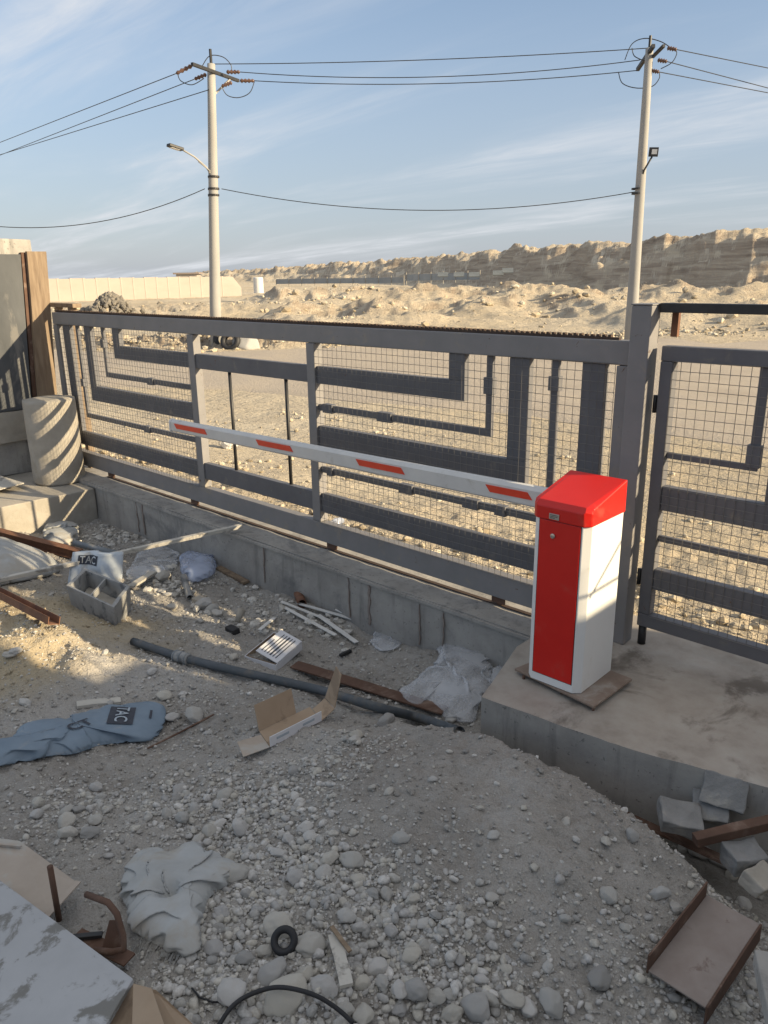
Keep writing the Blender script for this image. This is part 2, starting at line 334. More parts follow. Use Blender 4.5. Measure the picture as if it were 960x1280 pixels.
M['bagblue'] = pmat('blue_grey_sack', (0.13, 0.18, 0.235), (0.20, 0.26, 0.32), 4, 0.55, 0, 0.3, 30, 0.002, stain=(0.34, 0.33, 0.31), stain_s=5, stain_t=(.56, .74))
M['bagwhite'] = pmat('white_blue_sack', (0.48, 0.53, 0.57), (0.58, 0.62, 0.66), 5, 0.6, 0, 0.3, 30, 0.002, stain=(0.42, 0.40, 0.36), stain_s=5)
M['woven'] = pmat('dusty_woven_sack', (0.32, 0.325, 0.315), (0.43, 0.44, 0.435), 5, 0.7, 0, 0.3, 300, 0.001, stain=(0.36, 0.335, 0.29), stain_s=4, stain_t=(.48, .68))
M['bucket'] = pmat('mortar_crusted_plastic', (0.26, 0.26, 0.25), (0.36, 0.355, 0.34), 9, 0.85, 0, 0.7, 40, 0.004, stain=(0.15, 0.155, 0.16), stain_s=6)
M['chunk'] = pmat('broken_concrete', (0.20, 0.20, 0.195), (0.29, 0.285, 0.275), 9, 0.95, 0, 0.8, 50, 0.006, stain=(0.36, 0.34, 0.30), stain_s=5, stain_t=(.5, .7))
M['board'] = pmat('spattered_board', (0.36, 0.365, 0.37), (0.44, 0.445, 0.45), 3, 0.7, 0, 0.2, 40, 0.001, stain=(0.19, 0.185, 0.17), stain_s=7, stain_t=(.51, .59))
M['plaster'] = pmat('white_offcut', (0.60, 0.59, 0.56), (0.70, 0.69, 0.66), 6, 0.8, 0, 0.2, 50, 0.001)
M['blockwall'] = pmat('pale_block_wall', (0.36, 0.325, 0.285), (0.41, 0.37, 0.325), 0.3, 0.9, 0, 0.2, 5, 0.01, stretch=(1, 1, 3))
M['hoarding'] = pmat('blue_grey_sheet', (0.24, 0.26, 0.27), (0.32, 0.335, 0.34), 0.5, 0.7, 0, 0)
M['plate'] = pmat('brown_steel_plate', (0.20, 0.145, 0.11), (0.29, 0.22, 0.175), 8, 0.75, 0.0, 0.3, 60, 0.001, stain=(0.34, 0.30, 0.26), stain_s=8, stain_t=(0.52, 0.7))
M['panel'] = pmat('dull_sheet', (0.11, 0.125, 0.135), (0.15, 0.165, 0.175), 0.5, 0.7, 0, 0)
M['teeth'] = pmat('dark_scaled_steel', (0.055, 0.038, 0.03), (0.09, 0.06, 0.045), 9, 0.85, 0, 0.3, 60, 0.001)
M['insul'] = pmat('brown_insulator', (0.10, 0.06, 0.045), (0.14, 0.08, 0.06), 10, 0.3, 0, 0)
def plastic_mat(name, col, alpha):
    m, nt, bs = new_mat(name); v = coords(nt)
    n = tnoise(nt, v, 5, 3, .5, .3)
    bs.inputs['Base Color'].default_value = (*col, 1); bs.inputs['Roughness'].default_value = 0.16
    bs.inputs['Specular IOR Level'].default_value = 0.6
    nt.links.new(mrange(nt, n, 0.35, 0.65, alpha-0.10, alpha+0.12), bs.inputs['Alpha'])
    bump(nt, bs, [(tnoise(nt, v, 60, 3, .5, .8), .25, .002)])
    return m
M['plastic'] = plastic_mat('cloudy_plastic_film', (0.72, 0.74, 0.77), 0.27)
M['plasticblue'] = plastic_mat('bluish_plastic_film', (0.58, 0.66, 0.84), 0.40)

# ------------------------------------------------------------------ object helpers
def tag(o, label=None, cat=None, group=None, kind=None):
    if label: o['label'] = label
    if cat: o['category'] = cat
    if group: o['group'] = group
    if kind: o['kind'] = kind
    return o
def empty(name, loc, label, cat, group=None):
    o = bpy.data.objects.new(name, None); COL.objects.link(o); o.location = loc; o.empty_display_size = 0.1
    return tag(o, label, cat, group)
def obj(name, bm, mat, parent=None, smooth=False, bevel=0.0, loc=None):
    """link bm (in world metres) as one mesh object; origin at its parent's base or at loc"""
    bmesh.ops.recalc_face_normals(bm, faces=bm.faces)
    me = bpy.data.meshes.new(name)
    off = parent_loc(parent) if parent is not None else (Vector(loc) if loc is not None else Vector((0, 0, 0)))
    bmesh.ops.translate(bm, vec=-off, verts=bm.verts)
    bm.to_mesh(me); bm.free()
    for p in me.polygons: p.use_smooth = smooth
    me.materials.append(M[mat] if isinstance(mat, str) else mat)
    o = bpy.data.objects.new(name, me); COL.objects.link(o)
    if parent is not None: o.parent = parent
    elif loc is not None: o.location = off
    if bevel:
        b = o.modifiers.new('bevel', 'BEVEL'); b.width = bevel; b.segments = 2; b.limit_method = 'ANGLE'; b.angle_limit = R(40)
    return o
def parent_loc(p):
    v = Vector((0, 0, 0))
    while p is not None: v += p.location; p = p.parent
    return v
def B(): return bmesh.new()
def box(bm, x0, x1, y0, y1, z0, z1):
    vs = [bm.verts.new((x, y, z)) for z in (z0, z1) for x, y in ((x0, y0), (x1, y0), (x1, y1), (x0, y1))]
    for f in ((3, 2, 1, 0), (4, 5, 6, 7), (0, 1, 5, 4), (1, 2, 6, 5), (2, 3, 7, 6), (3, 0, 4, 7)): bm.faces.new([vs[i] for i in f])
    return vs
def bar(bm, a, b, w, t, up=Vector((0, 0, 1)), n=1):
    """a straight bar of width w (sideways) and thickness t (along up)"""
    a, b = Vector(a), Vector(b); d = (b-a).normalized(); s = d.cross(up)
    if s.length < 1e-4: s = d.cross(Vector((0, 1, 0)))
    s.normalize(); u = s.cross(d).normalized()
    rings = []
    for k in range(n+1):
        p = a+(b-a)*k/n
        rings.append([bm.verts.new(p+s*(w/2*i)+u*(t/2*j)) for i, j in ((-1, -1), (1, -1), (1, 1), (-1, 1))])
    for q0, q1 in zip(rings[:-1], rings[1:]):
        for i in range(4): bm.faces.new((q0[i], q0[(i+1) % 4], q1[(i+1) % 4], q1[i]))
    bm.faces.new(rings[0][::-1]); bm.faces.new(rings[-1])
def tube(bm, pts, rad, seg=8, cap=True):
    pts = [Vector(p) for p in pts]
    rads = rad if isinstance(rad, (list, tuple)) else [rad]*len(pts)
    rings = []; prev = None
    for i, p in enumerate(pts):
        d = (pts[min(i+1, len(pts)-1)]-pts[max(i-1, 0)]).normalized()
        if prev is None:
            s = d.cross(Vector((0, 0, 1)))
            if s.length < 1e-3: s = d.cross(Vector((0, 1, 0)))
        else: s = prev - d*prev.dot(d)
        s.normalize(); prev = s; u = s.cross(d)
        rings.append([bm.verts.new(p+(s*math.cos(a)+u*math.sin(a))*rads[i]) for a in (2*math.pi*k/seg for k in range(seg))])
    for q0, q1 in zip(rings[:-1], rings[1:]):
        for i in range(seg): bm.faces.new((q0[i], q0[(i+1) % seg], q1[(i+1) % seg], q1[i]))
    if cap: bm.faces.new(rings[0][::-1]); bm.faces.new(rings[-1])
def hollow(bm, a, b, r, ri, seg=16):
    a, b = Vector(a), Vector(b); d = (b-a).normalized(); s = d.cross(Vector((0, 0, 1)))
    if s.length < 1e-3: s = Vector((1, 0, 0))
    s.normalize(); u = s.cross(d); rr = []
    for p, q in ((a, r), (b, r), (b, ri), (a, ri)):
        rr.append([bm.verts.new(p+(s*math.cos(t)+u*math.sin(t))*q) for t in (2*math.pi*k/seg for k in range(seg))])
    for j in range(4):
        q0, q1 = rr[j], rr[(j+1) % 4]
        for i in range(seg): bm.faces.new((q0[i], q0[(i+1) % seg], q1[(i+1) % seg], q1[i]))
def prism(bm, poly, z0, z1):
    lo = [bm.verts.new((x, y, z0)) for x, y in poly]; hi = [bm.verts.new((x, y, z1)) for x, y in poly]
    n = len(poly)
    for i in range(n): bm.faces.new((lo[i], lo[(i+1) % n], hi[(i+1) % n], hi[i]))
    bm.faces.new(lo[::-1]); bm.faces.new(hi)
def sheet(bm, pts, t, sub=1):
    """a flat piece with real thickness from a closed 3-D outline"""
    pts = [Vector(p) for p in pts]; c = sum(pts, Vector())/len(pts)
    n = Vector()
    for i in range(len(pts)): n += (pts[i]-c).cross(pts[(i+1) % len(pts)]-c)
    n.normalize()
    lo = [bm.verts.new(p-n*t/2) for p in pts]; hi = [bm.verts.new(p+n*t/2) for p in pts]; k = len(pts)
    for i in range(k): bm.faces.new((lo[i], lo[(i+1) % k], hi[(i+1) % k], hi[i]))
    bm.faces.new(lo[::-1]); bm.faces.new(hi)
def rough(bm, amp, sc, cuts=0):
    if cuts: bmesh.ops.subdivide_edges(bm, edges=bm.edges, cuts=cuts, use_grid_fill=True)
    for v in bm.verts:
        v.co += noise.noise_vector(v.co*sc)*amp + noise.noise_vector(v.co*sc*3.1)*amp*.4
def grid_obj(name, X, Y, Z, mat):
    ny, nx = X.shape
    co = np.stack([X, Y, Z], -1).reshape(-1, 3).astype(np.float32)
    i = np.arange(ny*nx).reshape(ny, nx)
    q = np.stack([i[:-1, :-1], i[:-1, 1:], i[1:, 1:], i[1:, :-1]], -1).reshape(-1, 4)
    return mesh_np(name, co, q, mat)
def mesh_np(name, co, faces, mat, smooth=True):
    me = bpy.data.meshes.new(name); k = faces.shape[1]
    me.vertices.add(len(co)); me.vertices.foreach_set('co', co.ravel())
    me.loops.add(faces.size); me.loops.foreach_set('vertex_index', faces.ravel().astype(np.int32))
    me.polygons.add(len(faces)); me.polygons.foreach_set('loop_start', np.arange(0, faces.size, k, dtype=np.int32))
    me.polygons.foreach_set('loop_total', np.full(len(faces), k, dtype=np.int32))
    me.polygons.foreach_set('use_smooth', np.full(len(faces), smooth)); me.update(calc_edges=True); me.validate()
    me.materials.append(M[mat]); o = bpy.data.objects.new(name, me); COL.objects.link(o); return o
def text_bm(txt, size=1.0, cuts=0):
    cu = bpy.data.curves.new('lettering', 'FONT'); cu.body = txt; cu.size = size; cu.align_x = 'CENTER'; cu.align_y = 'CENTER'; cu.resolution_u = 3; cu.offset = 0.012*size
    o = bpy.data.objects.new('lettering', cu); COL.objects.link(o)
    dg = bpy.context.evaluated_depsgraph_get(); me = bpy.data.meshes.new_from_object(o.evaluated_get(dg))
    bm = B(); bm.from_mesh(me); bpy.data.objects.remove(o); bpy.data.meshes.remove(me)
    if cuts:
        bmesh.ops.triangulate(bm, faces=bm.faces)
        bmesh.ops.subdivide_edges(bm, edges=bm.edges, cuts=cuts)
    return bm

# ------------------------------------------------------------------ the ground
xs = np.arange(-9.6, 3.4, 0.02); ys = np.arange(-5.6, -0.10, 0.02)
X, Y = np.meshgrid(xs, ys); Z = g_in(X, Y)
# clods and tiny lumps so that the surface is broken up
Z += 0.006*np.clip(fbm(X, Y, 34, 2, .6)*2, -1, 1) + 0.004*pn(X*21, Y*21)
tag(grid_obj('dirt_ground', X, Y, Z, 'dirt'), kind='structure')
azs = np.concatenate([np.radians(np.arange(-180, -36, 3.0)), np.radians(np.arange(-36, 36, 0.12)), np.radians(np.arange(36, 180.1, 3.0))])
ds = [1.2]
while ds[-1] < 4200: ds.append(ds[-1]*1.0 + max(0.10, ds[-1]*0.014))
ds = np.array(ds)
A_, D_ = np.meshgrid(azs, ds)
X = CAM.x + D_*(np.cos(A_)*h_.x + np.sin(A_)*r_.x); Y = CAM.y + D_*(np.cos(A_)*h_.y + np.sin(A_)*r_.y)
tag(grid_obj('desert_ground', X, Y, g_out(X, Y), 'outer'), kind='structure')
# road: a strip between its two edges
def resample(P, n):
    P = np.array(P, float); s = np.r_[0, np.cumsum(np.hypot(*np.diff(P, axis=0).T))]; t = np.linspace(0, s[-1], n)
    return np.stack([np.interp(t, s, P[:, 0]), np.interp(t, s, P[:, 1])], -1)
a = resample(NEAR, 240); b = resample(FAR, 240); k = np.linspace(0, 1, 40)[None, :, None]
Pp = a[:, None]*(1-k)+b[:, None]*k
wob = 0.45*fbm(Pp[..., 0], Pp[..., 1], 0.35, 4)
edge = 1-np.abs(k[..., 0]*2-1)
X, Y = Pp[..., 0], Pp[..., 1]+wob*(edge < 0.12)
tag(grid_obj('road', X, Y, -0.432+0.012*fbm(X, Y, .3, 3) - 0.16*ss(0.07, 0, edge) + 0*X, 'road'), kind='structure')

# ------------------------------------------------------------------ loose stones
def ico(sub):
    bm = B(); bmesh.ops.create_icosphere(bm, subdivisions=sub, radius=1)
    co = np.array([v.co[:] for v in bm.verts]); f = np.array([[v.index for v in p.verts] for p in bm.faces]); bm.free(); return co, f
def scatter_mesh(name, P, siz, mat, sub=1, flat=0.65, sink=0.25, zf=g_in, smooth=False):
    co, f = ico(sub); n = len(P); nv = len(co)
    a = rng.random(n)*2*np.pi; sc = np.stack([siz*rng.uniform(.8, 1.35, n), siz*rng.uniform(.6, 1.0, n), siz*rng.uniform(flat*.7, flat*1.2, n)], -1)
    jit = 1 + 0.34*(rng.random((n, nv, 1))-.5) + 0.35*(np.einsum('ij,kj->ki', co, rng.normal(size=(n, 3))*0.35))[:, :, None]
    V = co[None]*jit*sc[:, None]
    tilt = rng.normal(0, .25, n); ct, st = np.cos(tilt)[:, None], np.sin(tilt)[:, None]
    y, z = V[..., 1]*ct-V[..., 2]*st, V[..., 1]*st+V[..., 2]*ct
    ca, sa = np.cos(a)[:, None], np.sin(a)[:, None]
    x, y = V[..., 0]*ca-y*sa, V[..., 0]*sa+y*ca
    zz = zf(P[:, 0], P[:, 1])
    V = np.stack([x+P[:, :1], y+P[:, 1:2], z+(zz+sc[:, 2]*(1-2*sink))[:, None]], -1).reshape(-1, 3)
    Fc = (f[None]+np.arange(n)[:, None, None]*nv).reshape(-1, 3)
    return mesh_np(name, V.astype(np.float32), Fc, mat, smooth)
# where stones gather in the yard: (x, y, radius, weight)
CL = []
for px, py, r, w in ((330, 1180, .30, 9), (420, 1180, .28, 9), (480, 1240, .30, 9), (380, 1080, .25, 6), (560, 1230, .22, 4), (300, 1020, .25, 6), (230, 1000, .25, 5),
                     (80, 1010, .22, 4), (360, 990, .25, 4), (420, 940, .22, 3), (560, 1120, .2, 1.6), (640, 1240, .18, 2), (880, 1060, .18, 5), (930, 1150, .2, 5), (270, 1250, .2, 6),
                     (220, 870, .3, 2), (300, 780, .3, 1.6), (220, 720, .35, 2.5), (120, 690, .3, 1.5), (150, 660, .4, 2), (820, 1240, .2, 5), (920, 1250, .2, 5), (700, 1180, .25, 1), (40, 790, .35, 1.0), (460, 870, .2, 1.5), (560, 900, .2, 1.5)):
    p = at(px, py); CL.append((p.x, p.y, r, w))
def dens(x, y):
    d = 0.22+1.6*ss(0.05, .4, fbm(x, y, 2.2, 3))*(1-.75*ss(-.2, .5, x)*ss(-3.2, -2.6, y))
    d = d*(1-.85*np.exp(-(((x+3.1)/.9)**2+((y+2.1)/.45)**2)))
    for cx_, cy_, r, w in CL: d = d + w*np.exp(-(((x-cx_)**2+(y-cy_)**2)/(r*r)))
    return d
def sample(n, lo, hi, x0=-8.2, x1=2.3, y0=-3.6, y1=-0.3):
    out = []
    while sum(map(len, out)) < n:
        P = np.stack([rng.uniform(x0, x1, 40000), rng.uniform(y0, y1, 40000)], -1)
        keep = rng.random(40000)*10 < dens(P[:, 0], P[:, 1])
        inpad = (P[:, 0] > -0.42) & (P[:, 1] > -1.08)
        vis = ((P[:, 0]-CAM.x)*FW.x+(P[:, 1]-CAM.y)*FW.y) > 0.5
        out.append(P[keep & ~inpad & vis])
    P = np.concatenate(out)[:n]
    u = rng.random(n); s = lo*(hi/lo)**(u**1.7)
    return P, s
P, s_ = sample(38000, 0.0028, 0.010); tag(scatter_mesh('fine_gravel', P, s_, 'gravel', 1), kind='stuff')
P, s_ = sample(6000, 0.008, 0.021); s_ *= 0.6+0.4*np.clip(dens(P[:, 0], P[:, 1])/6, 0, 1); tag(scatter_mesh('coarse_gravel', P, s_, 'gravel', 2, smooth=True), kind='stuff')
P = np.stack([rng.uniform(-7.5, 2.2, 30000), rng.uniform(-3.6, -.3, 30000)], -1)
P = P[~((P[:, 0] > -.42) & (P[:, 1] > -1.08)) & (rng.random(30000) < .25+ss(-.1, .4, fbm(P[:, 0], P[:, 1], 3, 3)))]
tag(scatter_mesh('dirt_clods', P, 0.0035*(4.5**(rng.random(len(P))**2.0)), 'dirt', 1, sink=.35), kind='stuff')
cc = []
for px, py, r, n in ((145, 665, .35, 260), (180, 672, .3, 160), (215, 735, .28, 200), (190, 720, .25, 120), (400, 785, .3, 120), (520, 800, .25, 90), (320, 775, .3, 70), (260, 765, .2, 50), (345, 740, .5, 120), (880, 1060, .15, 50)):
    p = at(px, py); cc.append(rng.normal(0, r*.5, (n, 2))+np.array([[p.x, p.y]]))
P = np.concatenate(cc); P = P[(P[:, 1] < -.27) & ~((P[:, 0] > -.42) & (P[:, 1] > -1.08)) & (P[:, 0] > -5.7)]
tag(scatter_mesh('mortar_crumbs', P, 0.006*(7**(rng.random(len(P))**2.2)), 'crumb', 1), kind='stuff')
# fist-sized river stones: each a thing of its own
protos = []
for k in range(8):
    bm = B(); bmesh.ops.create_icosphere(bm, subdivisions=4, radius=1)
    o3 = Vector((k*7.1, k*3.3, 0))
    ax = (1.0+.25*random.random(), .72+.2*random.random(), .52+.2*random.random())
    for v in bm.verts:
        n = v.co.copy()
        v.co *= 1 + 0.34*noise.noise(n*0.9+o3) + 0.12*noise.noise(n*2.3+o3)
        # blunt facets
        for fn in range(5):
            a_ = Vector((math.sin(fn*2.4+k), math.cos(fn*1.7+k*2), math.sin(fn+k*.7))).normalized(); dd = v.co.dot(a_)
            if dd > 0.80: v.co -= a_*(dd-0.80)*0.75
        v.co += n*0.018*noise.noise(n*9+o3)
        v.co.x *= ax[0]; v.co.y *= ax[1]; v.co.z *= ax[2]
    me = bpy.data.meshes.new('river_stone'); bm.to_mesh(me); bm.free()
    for p in me.polygons: p.use_smooth = True
    me.materials.append(M['pebble']); protos.append(me)
def stone(x, y, s, label, group, sink=.3, zf=gi, rz=None, sq=1.0, name='river_stone'):
    me = random.choice(protos); o = bpy.data.objects.new(name, me); COL.objects.link(o)
    o.location = (x, y, zf(x, y)+s*0.62*sq*(1-2*sink)); o.scale = (s, s, s*sq)
    o.rotation_euler = (random.gauss(0, .2), random.gauss(0, .2), random.uniform(0, 6.28) if rz is None else rz)
    tag(o, label, 'stone', group); return o
SL = 'grey dusty river stone lying among the gravel of the shaded yard'
SG = 'fist sized stones in the yard gravel'
placed = []
# stones measured in the photograph (px, py, half width in px)
ST = [(348, 1158, 20), (388, 1183, 20), (440, 1077, 16), (413, 1073, 12), (340, 1218, 19), (405, 1235, 18), (358, 1248, 26), (380, 1222, 14), (290, 1242, 22), (455, 1270, 17), (520, 1238, 17), (515, 1195, 12),
      (330, 1190, 13), (306, 1197, 10), (450, 1160, 10), (433, 1146, 11), (488, 1165, 11), (500, 1238, 13), (478, 1230, 10), (452, 1230, 11), (530, 1182, 9), (529, 1155, 8), (545, 1246, 12), (562, 1243, 9), (483, 1118, 10),
      (466, 1118, 9), (516, 1125, 9), (448, 1100, 10), (370, 1097, 12), (382, 1035, 10), (362, 1050, 9), (300, 1035, 13), (296, 1092, 15), (278, 1140, 10), (113, 1042, 12), (86, 1041, 12), (84, 1027, 13), (120, 1025, 10), (46, 1019, 8),
      (100, 1012, 8), (58, 1010, 6), (126, 997, 7), (209, 1018, 8), (229, 1023, 10), (243, 1012, 8), (248, 1050, 9), (262, 1040, 11), (275, 1030, 9), (486, 991, 7), (368, 963, 7), (205, 870, 10), (216, 897, 9), (244, 895, 12), (228, 868, 6),
      (615, 1200, 0), (760, 1120, 13), (782, 1137, 7), (751, 1128, 0), (685, 1210, 8), (750, 1225, 17), (690, 1254, 16), (640, 1250, 17), (615, 1122, 9), (616, 1045, 8), (706, 1148, 8), (573, 1136, 6), (612, 1250, 12),
      (873, 1064, 15), (898, 1077, 13), (925, 1072, 16), (853, 1062, 7), (948, 1118, 7), (938, 1085, 12), (915, 1095, 9), (790, 1045, 9), (757, 1052, 8), (838, 1048, 7), (870, 1048, 8), (930, 1130, 9), (820, 1035, 8), (806, 1025, 6), (780, 1013, 6),
      (483, 901, 12), (150, 755, 8), (255, 757, 11), (265, 763, 9), (272, 768, 8), (205, 722, 12), (190, 705, 10), (215, 760, 7), (190, 840, 6), (20, 815, 9), (12, 820, 8), (595, 1262, 20), (565, 1268, 14), (430, 1262, 12), (660, 1262, 14),
      (430, 1212, 8), (545, 1145, 8), (585, 1170, 7), (575, 1200, 8), (600, 1225, 9), (500, 1262, 11), (700, 1100, 7), (668, 1085, 6), (540, 1060, 5), (560, 1035, 5), (600, 1010, 5), (655, 1010, 5), (720, 1050, 5), (540, 975, 6), (465, 985, 5)]
for px, py, hw in ST:
    if not hw: continue
    p = at(px, py+hw*.25); d = (p-CAM).dot(FW); s = hw/F*d
    placed.append((p.x, p.y, s)); stone(p.x, p.y, s*0.98, SL, SG, .13)
n = 0
while n < 175:
    P, _ = sample(60, .01, .02)
    for x, y in P:
        s = 0.014*(2.6**(random.random()**2)); 
        if dens(np.array([x]), np.array([y]))[0] < 2.0 and random.random() < .6: continue
        if any((x-a)**2+(y-b)**2 < (s+c)**2*.7 for a, b, c in placed): continue
        placed.append((x, y, s)); stone(x, y, s, SL, SG, .28); n += 1
        if n >= 175: break

# rubble and stones beyond the fence
n = 5200
P = np.stack([rng.uniform(-11, 3.0, n*3), rng.uniform(0.35, 5.6, n*3)], -1)
w = 0.10+0.9*ss(0.0, .5, fbm(P[:, 0], P[:, 1], 0.8, 3)) + 2.2*ss(1.8, .6, P[:, 1])
P = P[rng.random(n*3)*3.2 < w][:n]
sz = 0.008*(7**(rng.random(len(P))**2.4))
tag(scatter_mesh('roadside_rubble', P, sz, 'sandgravel', 1, zf=g_out), kind='stuff')
# rocks on the waste ground past the road
P = np.stack([rng.uniform(-95, 10, 16000), rng.uniform(9, 95, 16000)], -1)
dd = np.hypot(P[:, 0]-CAM.x, P[:, 1]-CAM.y)
ok = (dist_far(P[:, 0], P[:, 1]) > 0.5) & (dd < 75) & (rng.random(16000)*1.2 < .12+ss(-.05, .35, fbm(P[:, 0], P[:, 1], .12, 3)))
P = P[ok]; sz = 0.05*(6**(rng.random(len(P))**2.5))
tag(scatter_mesh('waste_ground_rocks', P, sz, 'sandgravel', 1, zf=g_out), kind='stuff')
# verge rubble by the pole
q = rng.random(2600); P = resample(FAR, 400)[(60+q*150).astype(int)]+rng.normal(0, .7, (2600, 2))+np.array([[-.6, 1.1]])
tag(scatter_mesh('verge_rubble', P, 0.03*(5**(rng.random(2600)**2)), 'sandgravel', 1, zf=g_out), kind='stuff')
# grey heap of broken blocks on the left, far
c = atd(137, 382, 52); P = rng.normal(0, 1.0, (420, 2))*np.array([[.8, .8]])+np.array([[c.x, c.y]])
def heapz(x, y): return g_out(x, y)+1.25*np.exp(-(((x-c.x)**2+(y-c.y)**2)/1.3))
o = scatter_mesh('rubble_heap', P, rng.uniform(.06, .22, 420), 'darkrubble', 1, flat=.9, zf=heapz); tag(o, 'grey heap of broken blocks on the sand before the pale far wall', kind='stuff')

# ------------------------------------------------------------------ concrete pad (paving) and footing wall
bm = B()
prism(bm, [(-0.27, -1.06), (0.37, -1.00), (1.0, -0.86), (4.8, -0.70), (4.8, 0.32), (-0.44, 0.32), (-.44, -.5)], -0.75, 0.0)
bmesh.ops.bisect_plane(bm, geom=bm.verts[:]+bm.edges[:]+bm.faces[:], plane_co=(0, 0, -.03), plane_no=(0, 0, 1))
for xx in np.arange(-.3, 2.4, .09): bmesh.ops.bisect_plane(bm, geom=bm.verts[:]+bm.edges[:]+bm.faces[:], plane_co=(xx, 0, 0), plane_no=(1, 0, 0))
for yy in (-.98, -.93): bmesh.ops.bisect_plane(bm, geom=bm.verts[:]+bm.edges[:]+bm.faces[:], plane_co=(0, yy, 0), plane_no=(0, 1, 0))
for v in bm.verts:
    if v.co.y < -.6 and v.co.x > -.5:
        v.co += noise.noise_vector(v.co*6)*0.007
        if v.co.z > -.01: v.co.z -= 0.006*abs(noise.noise(v.co*14))
PADO = tag(obj('concrete_pad', bm, 'pad'), kind='structure'); PADO.data.materials.append(M['concrete'])
for f_ in PADO.data.polygons:
    if f_.normal.z < .6: f_.material_index = 1
bm = B(); box(bm, -9.2, -0.45, -0.24, 0.20, -0.9, -0.055)
for xx in np.arange(-5.95, -.5, .1): bmesh.ops.bisect_plane(bm, geom=bm.verts[:]+bm.edges[:]+bm.faces[:], plane_co=(xx, 0, 0), plane_no=(1, 0, 0))
for zc in (-.5, -.3, -.2, -.1, -.075): bmesh.ops.bisect_plane(bm, geom=bm.verts[:]+bm.edges[:]+bm.faces[:], plane_co=(0, 0, zc), plane_no=(0, 0, 1))
for v in bm.verts: v.co += Vector((0, noise.noise(v.co*4)*.012+noise.noise(v.co*13)*.006, noise.noise(v.co*9)*.007 if v.co.z > -.08 else 0))
WALL = empty('concrete_wall', (-3.2, 0, -.9), 'low grey concrete footing wall running under the long sliding gate', 'wall')
obj('wall_body', bm, 'concrete', WALL)
bm = B()
for px, py in ((462, 740), (437, 745), (525, 745), (555, 760), (180, 650), (172, 640), (330, 690)):
    p = aty(px, py, -.24); top = -.06-.05*random.random(); bot = -.40
    x = p.x
    pts = [(x+.006*random.uniform(-1, 1), -.2465, top+(bot-top)*k/9) for k in range(10)]
    for a_, b_ in zip(pts[:-1], pts[1:]): bar(bm, a_, b_, random.uniform(.003, .012) if px not in (462, 180) else random.uniform(.016, .024), .008, Vector((0, 1, 0)))
bm2 = bm; obj('joint_seams', bm2, 'rustgrey', WALL)
bm = B(); box(bm, -5.96, -.48, -.262, -.245, -.082, -.062); rough(bm, .006, 9, 20); obj('mortar_lip', bm, 'concrete', WALL)

# raised block at the far left carrying the bollard and the pillar
bm = B(); box(bm, -9.4, -5.84, -1.95, -.245, -.9, -.10)
for xx in np.arange(-9.2, -5.9, .15): bmesh.ops.bisect_plane(bm, geom=bm.verts[:]+bm.edges[:]+bm.faces[:], plane_co=(xx, 0, 0), plane_no=(1, 0, 0))
for yy in np.arange(-1.9, -.3, .12): bmesh.ops.bisect_plane(bm, geom=bm.verts[:]+bm.edges[:]+bm.faces[:], plane_co=(0, yy, 0), plane_no=(0, 1, 0))
for v in bm.verts:
    v.co.x += .10*min(0, v.co.y+.7) if v.co.x > -5.9 else 0
rough(bm, .006, 5)
tag(obj('concrete_plinth', bm, 'concrete_light', bevel=.01), 'pale concrete plinth with the round drum standing on its corner', 'plinth')

# ------------------------------------------------------------------ sliding gate
GZ = dict(top=(1.53, 1.655), A=(1.24, 1.365), Bb=(1.04, 1.085), Cc=(.77, .925), Dd=(.565, .612), Ee=(.25, .40), bot=(.012, .17))
GATE = empty('sliding_gate', (-3.4, 0, 0), 'long grey sliding gate with nested L shaped bars and wire mesh panels', 'gate')
def rail(name, x0, x1, key, mat='gate', parent=None, th=.03):
    bm = B(); box(bm, x0, x1, -th, th, *GZ[key]); return obj(name, bm, mat, parent or GATE, bevel=.004)
def upright(name, x0, x1, z0, z1, mat='gate', parent=None, th=.03):
    bm = B(); box(bm, x0, x1, -th, th, z0, z1); return obj(name, bm, mat, parent or GATE, bevel=.004)
bm = B(); box(bm, -6.76, -.12, -.036, .036, *GZ['top']); obj('top_rail', bm, 'post', GATE, bevel=.005)
bm = B(); box(bm, -6.76, -.12, -.036, .036, *GZ['bot']); obj('bottom_rail', bm, 'post', GATE, bevel=.005)
for x0, x1 in ((-6.76, -6.66), (-4.20, -4.105), (-2.645, -2.555), (-.20, -.12)): upright('stile', x0, x1, .173, 1.527, 'post', th=.038)
# right panel: wide, thin, wide, thin and wide bars nested as L shapes
XR0, XR1 = -2.552, -.203
def ell(key, x0, x1, c0, c1, side, th):
    bm = B()
    if side > 0: box(bm, x0, c1, -th, th, *GZ[key])
    else: box(bm, c0, x1, -th, th, *GZ[key])
    box(bm, c0, c1, -th, th, GZ[key][1]+.0005, 1.528)
    o = obj('bent_bar', bm, 'gate', GATE, bevel=.003)
    return o
ell('A', XR0, 0, -1.325, -1.20, 1, .024); ell('Bb', XR0, 0, -1.045, -1.0, 1, .014); ell('Cc', XR0, 0, -.875, -.74, 1, .024)
ell('Dd', XR0, 0, -.60, -.555, 1, .014); ell('Ee', XR0, 0, -.405, -.27, 1, .024)
XL1 = -4.203
ell('A', 0, XL1, -5.52, -5.395, -1, .024); ell('Bb', 0, XL1, -5.76, -5.715, -1, .014); ell('Cc', 0, XL1, -6.10, -5.965, -1, .024)
ell('Dd', 0, XL1, -6.30, -6.255, -1, .014); ell('Ee', 0, XL1, -6.55, -6.42, -1, .024)
for key in ('A', 'Ee'): rail('cross_rail', -4.102, -2.648, key, th=.026)
for x in (-3.66, -2.935):
    bm = B(); tube(bm, [(x, 0, .401), (x, 0, 1.239)], .014, 8); obj('rod', bm, 'darkmetal', GATE, True)
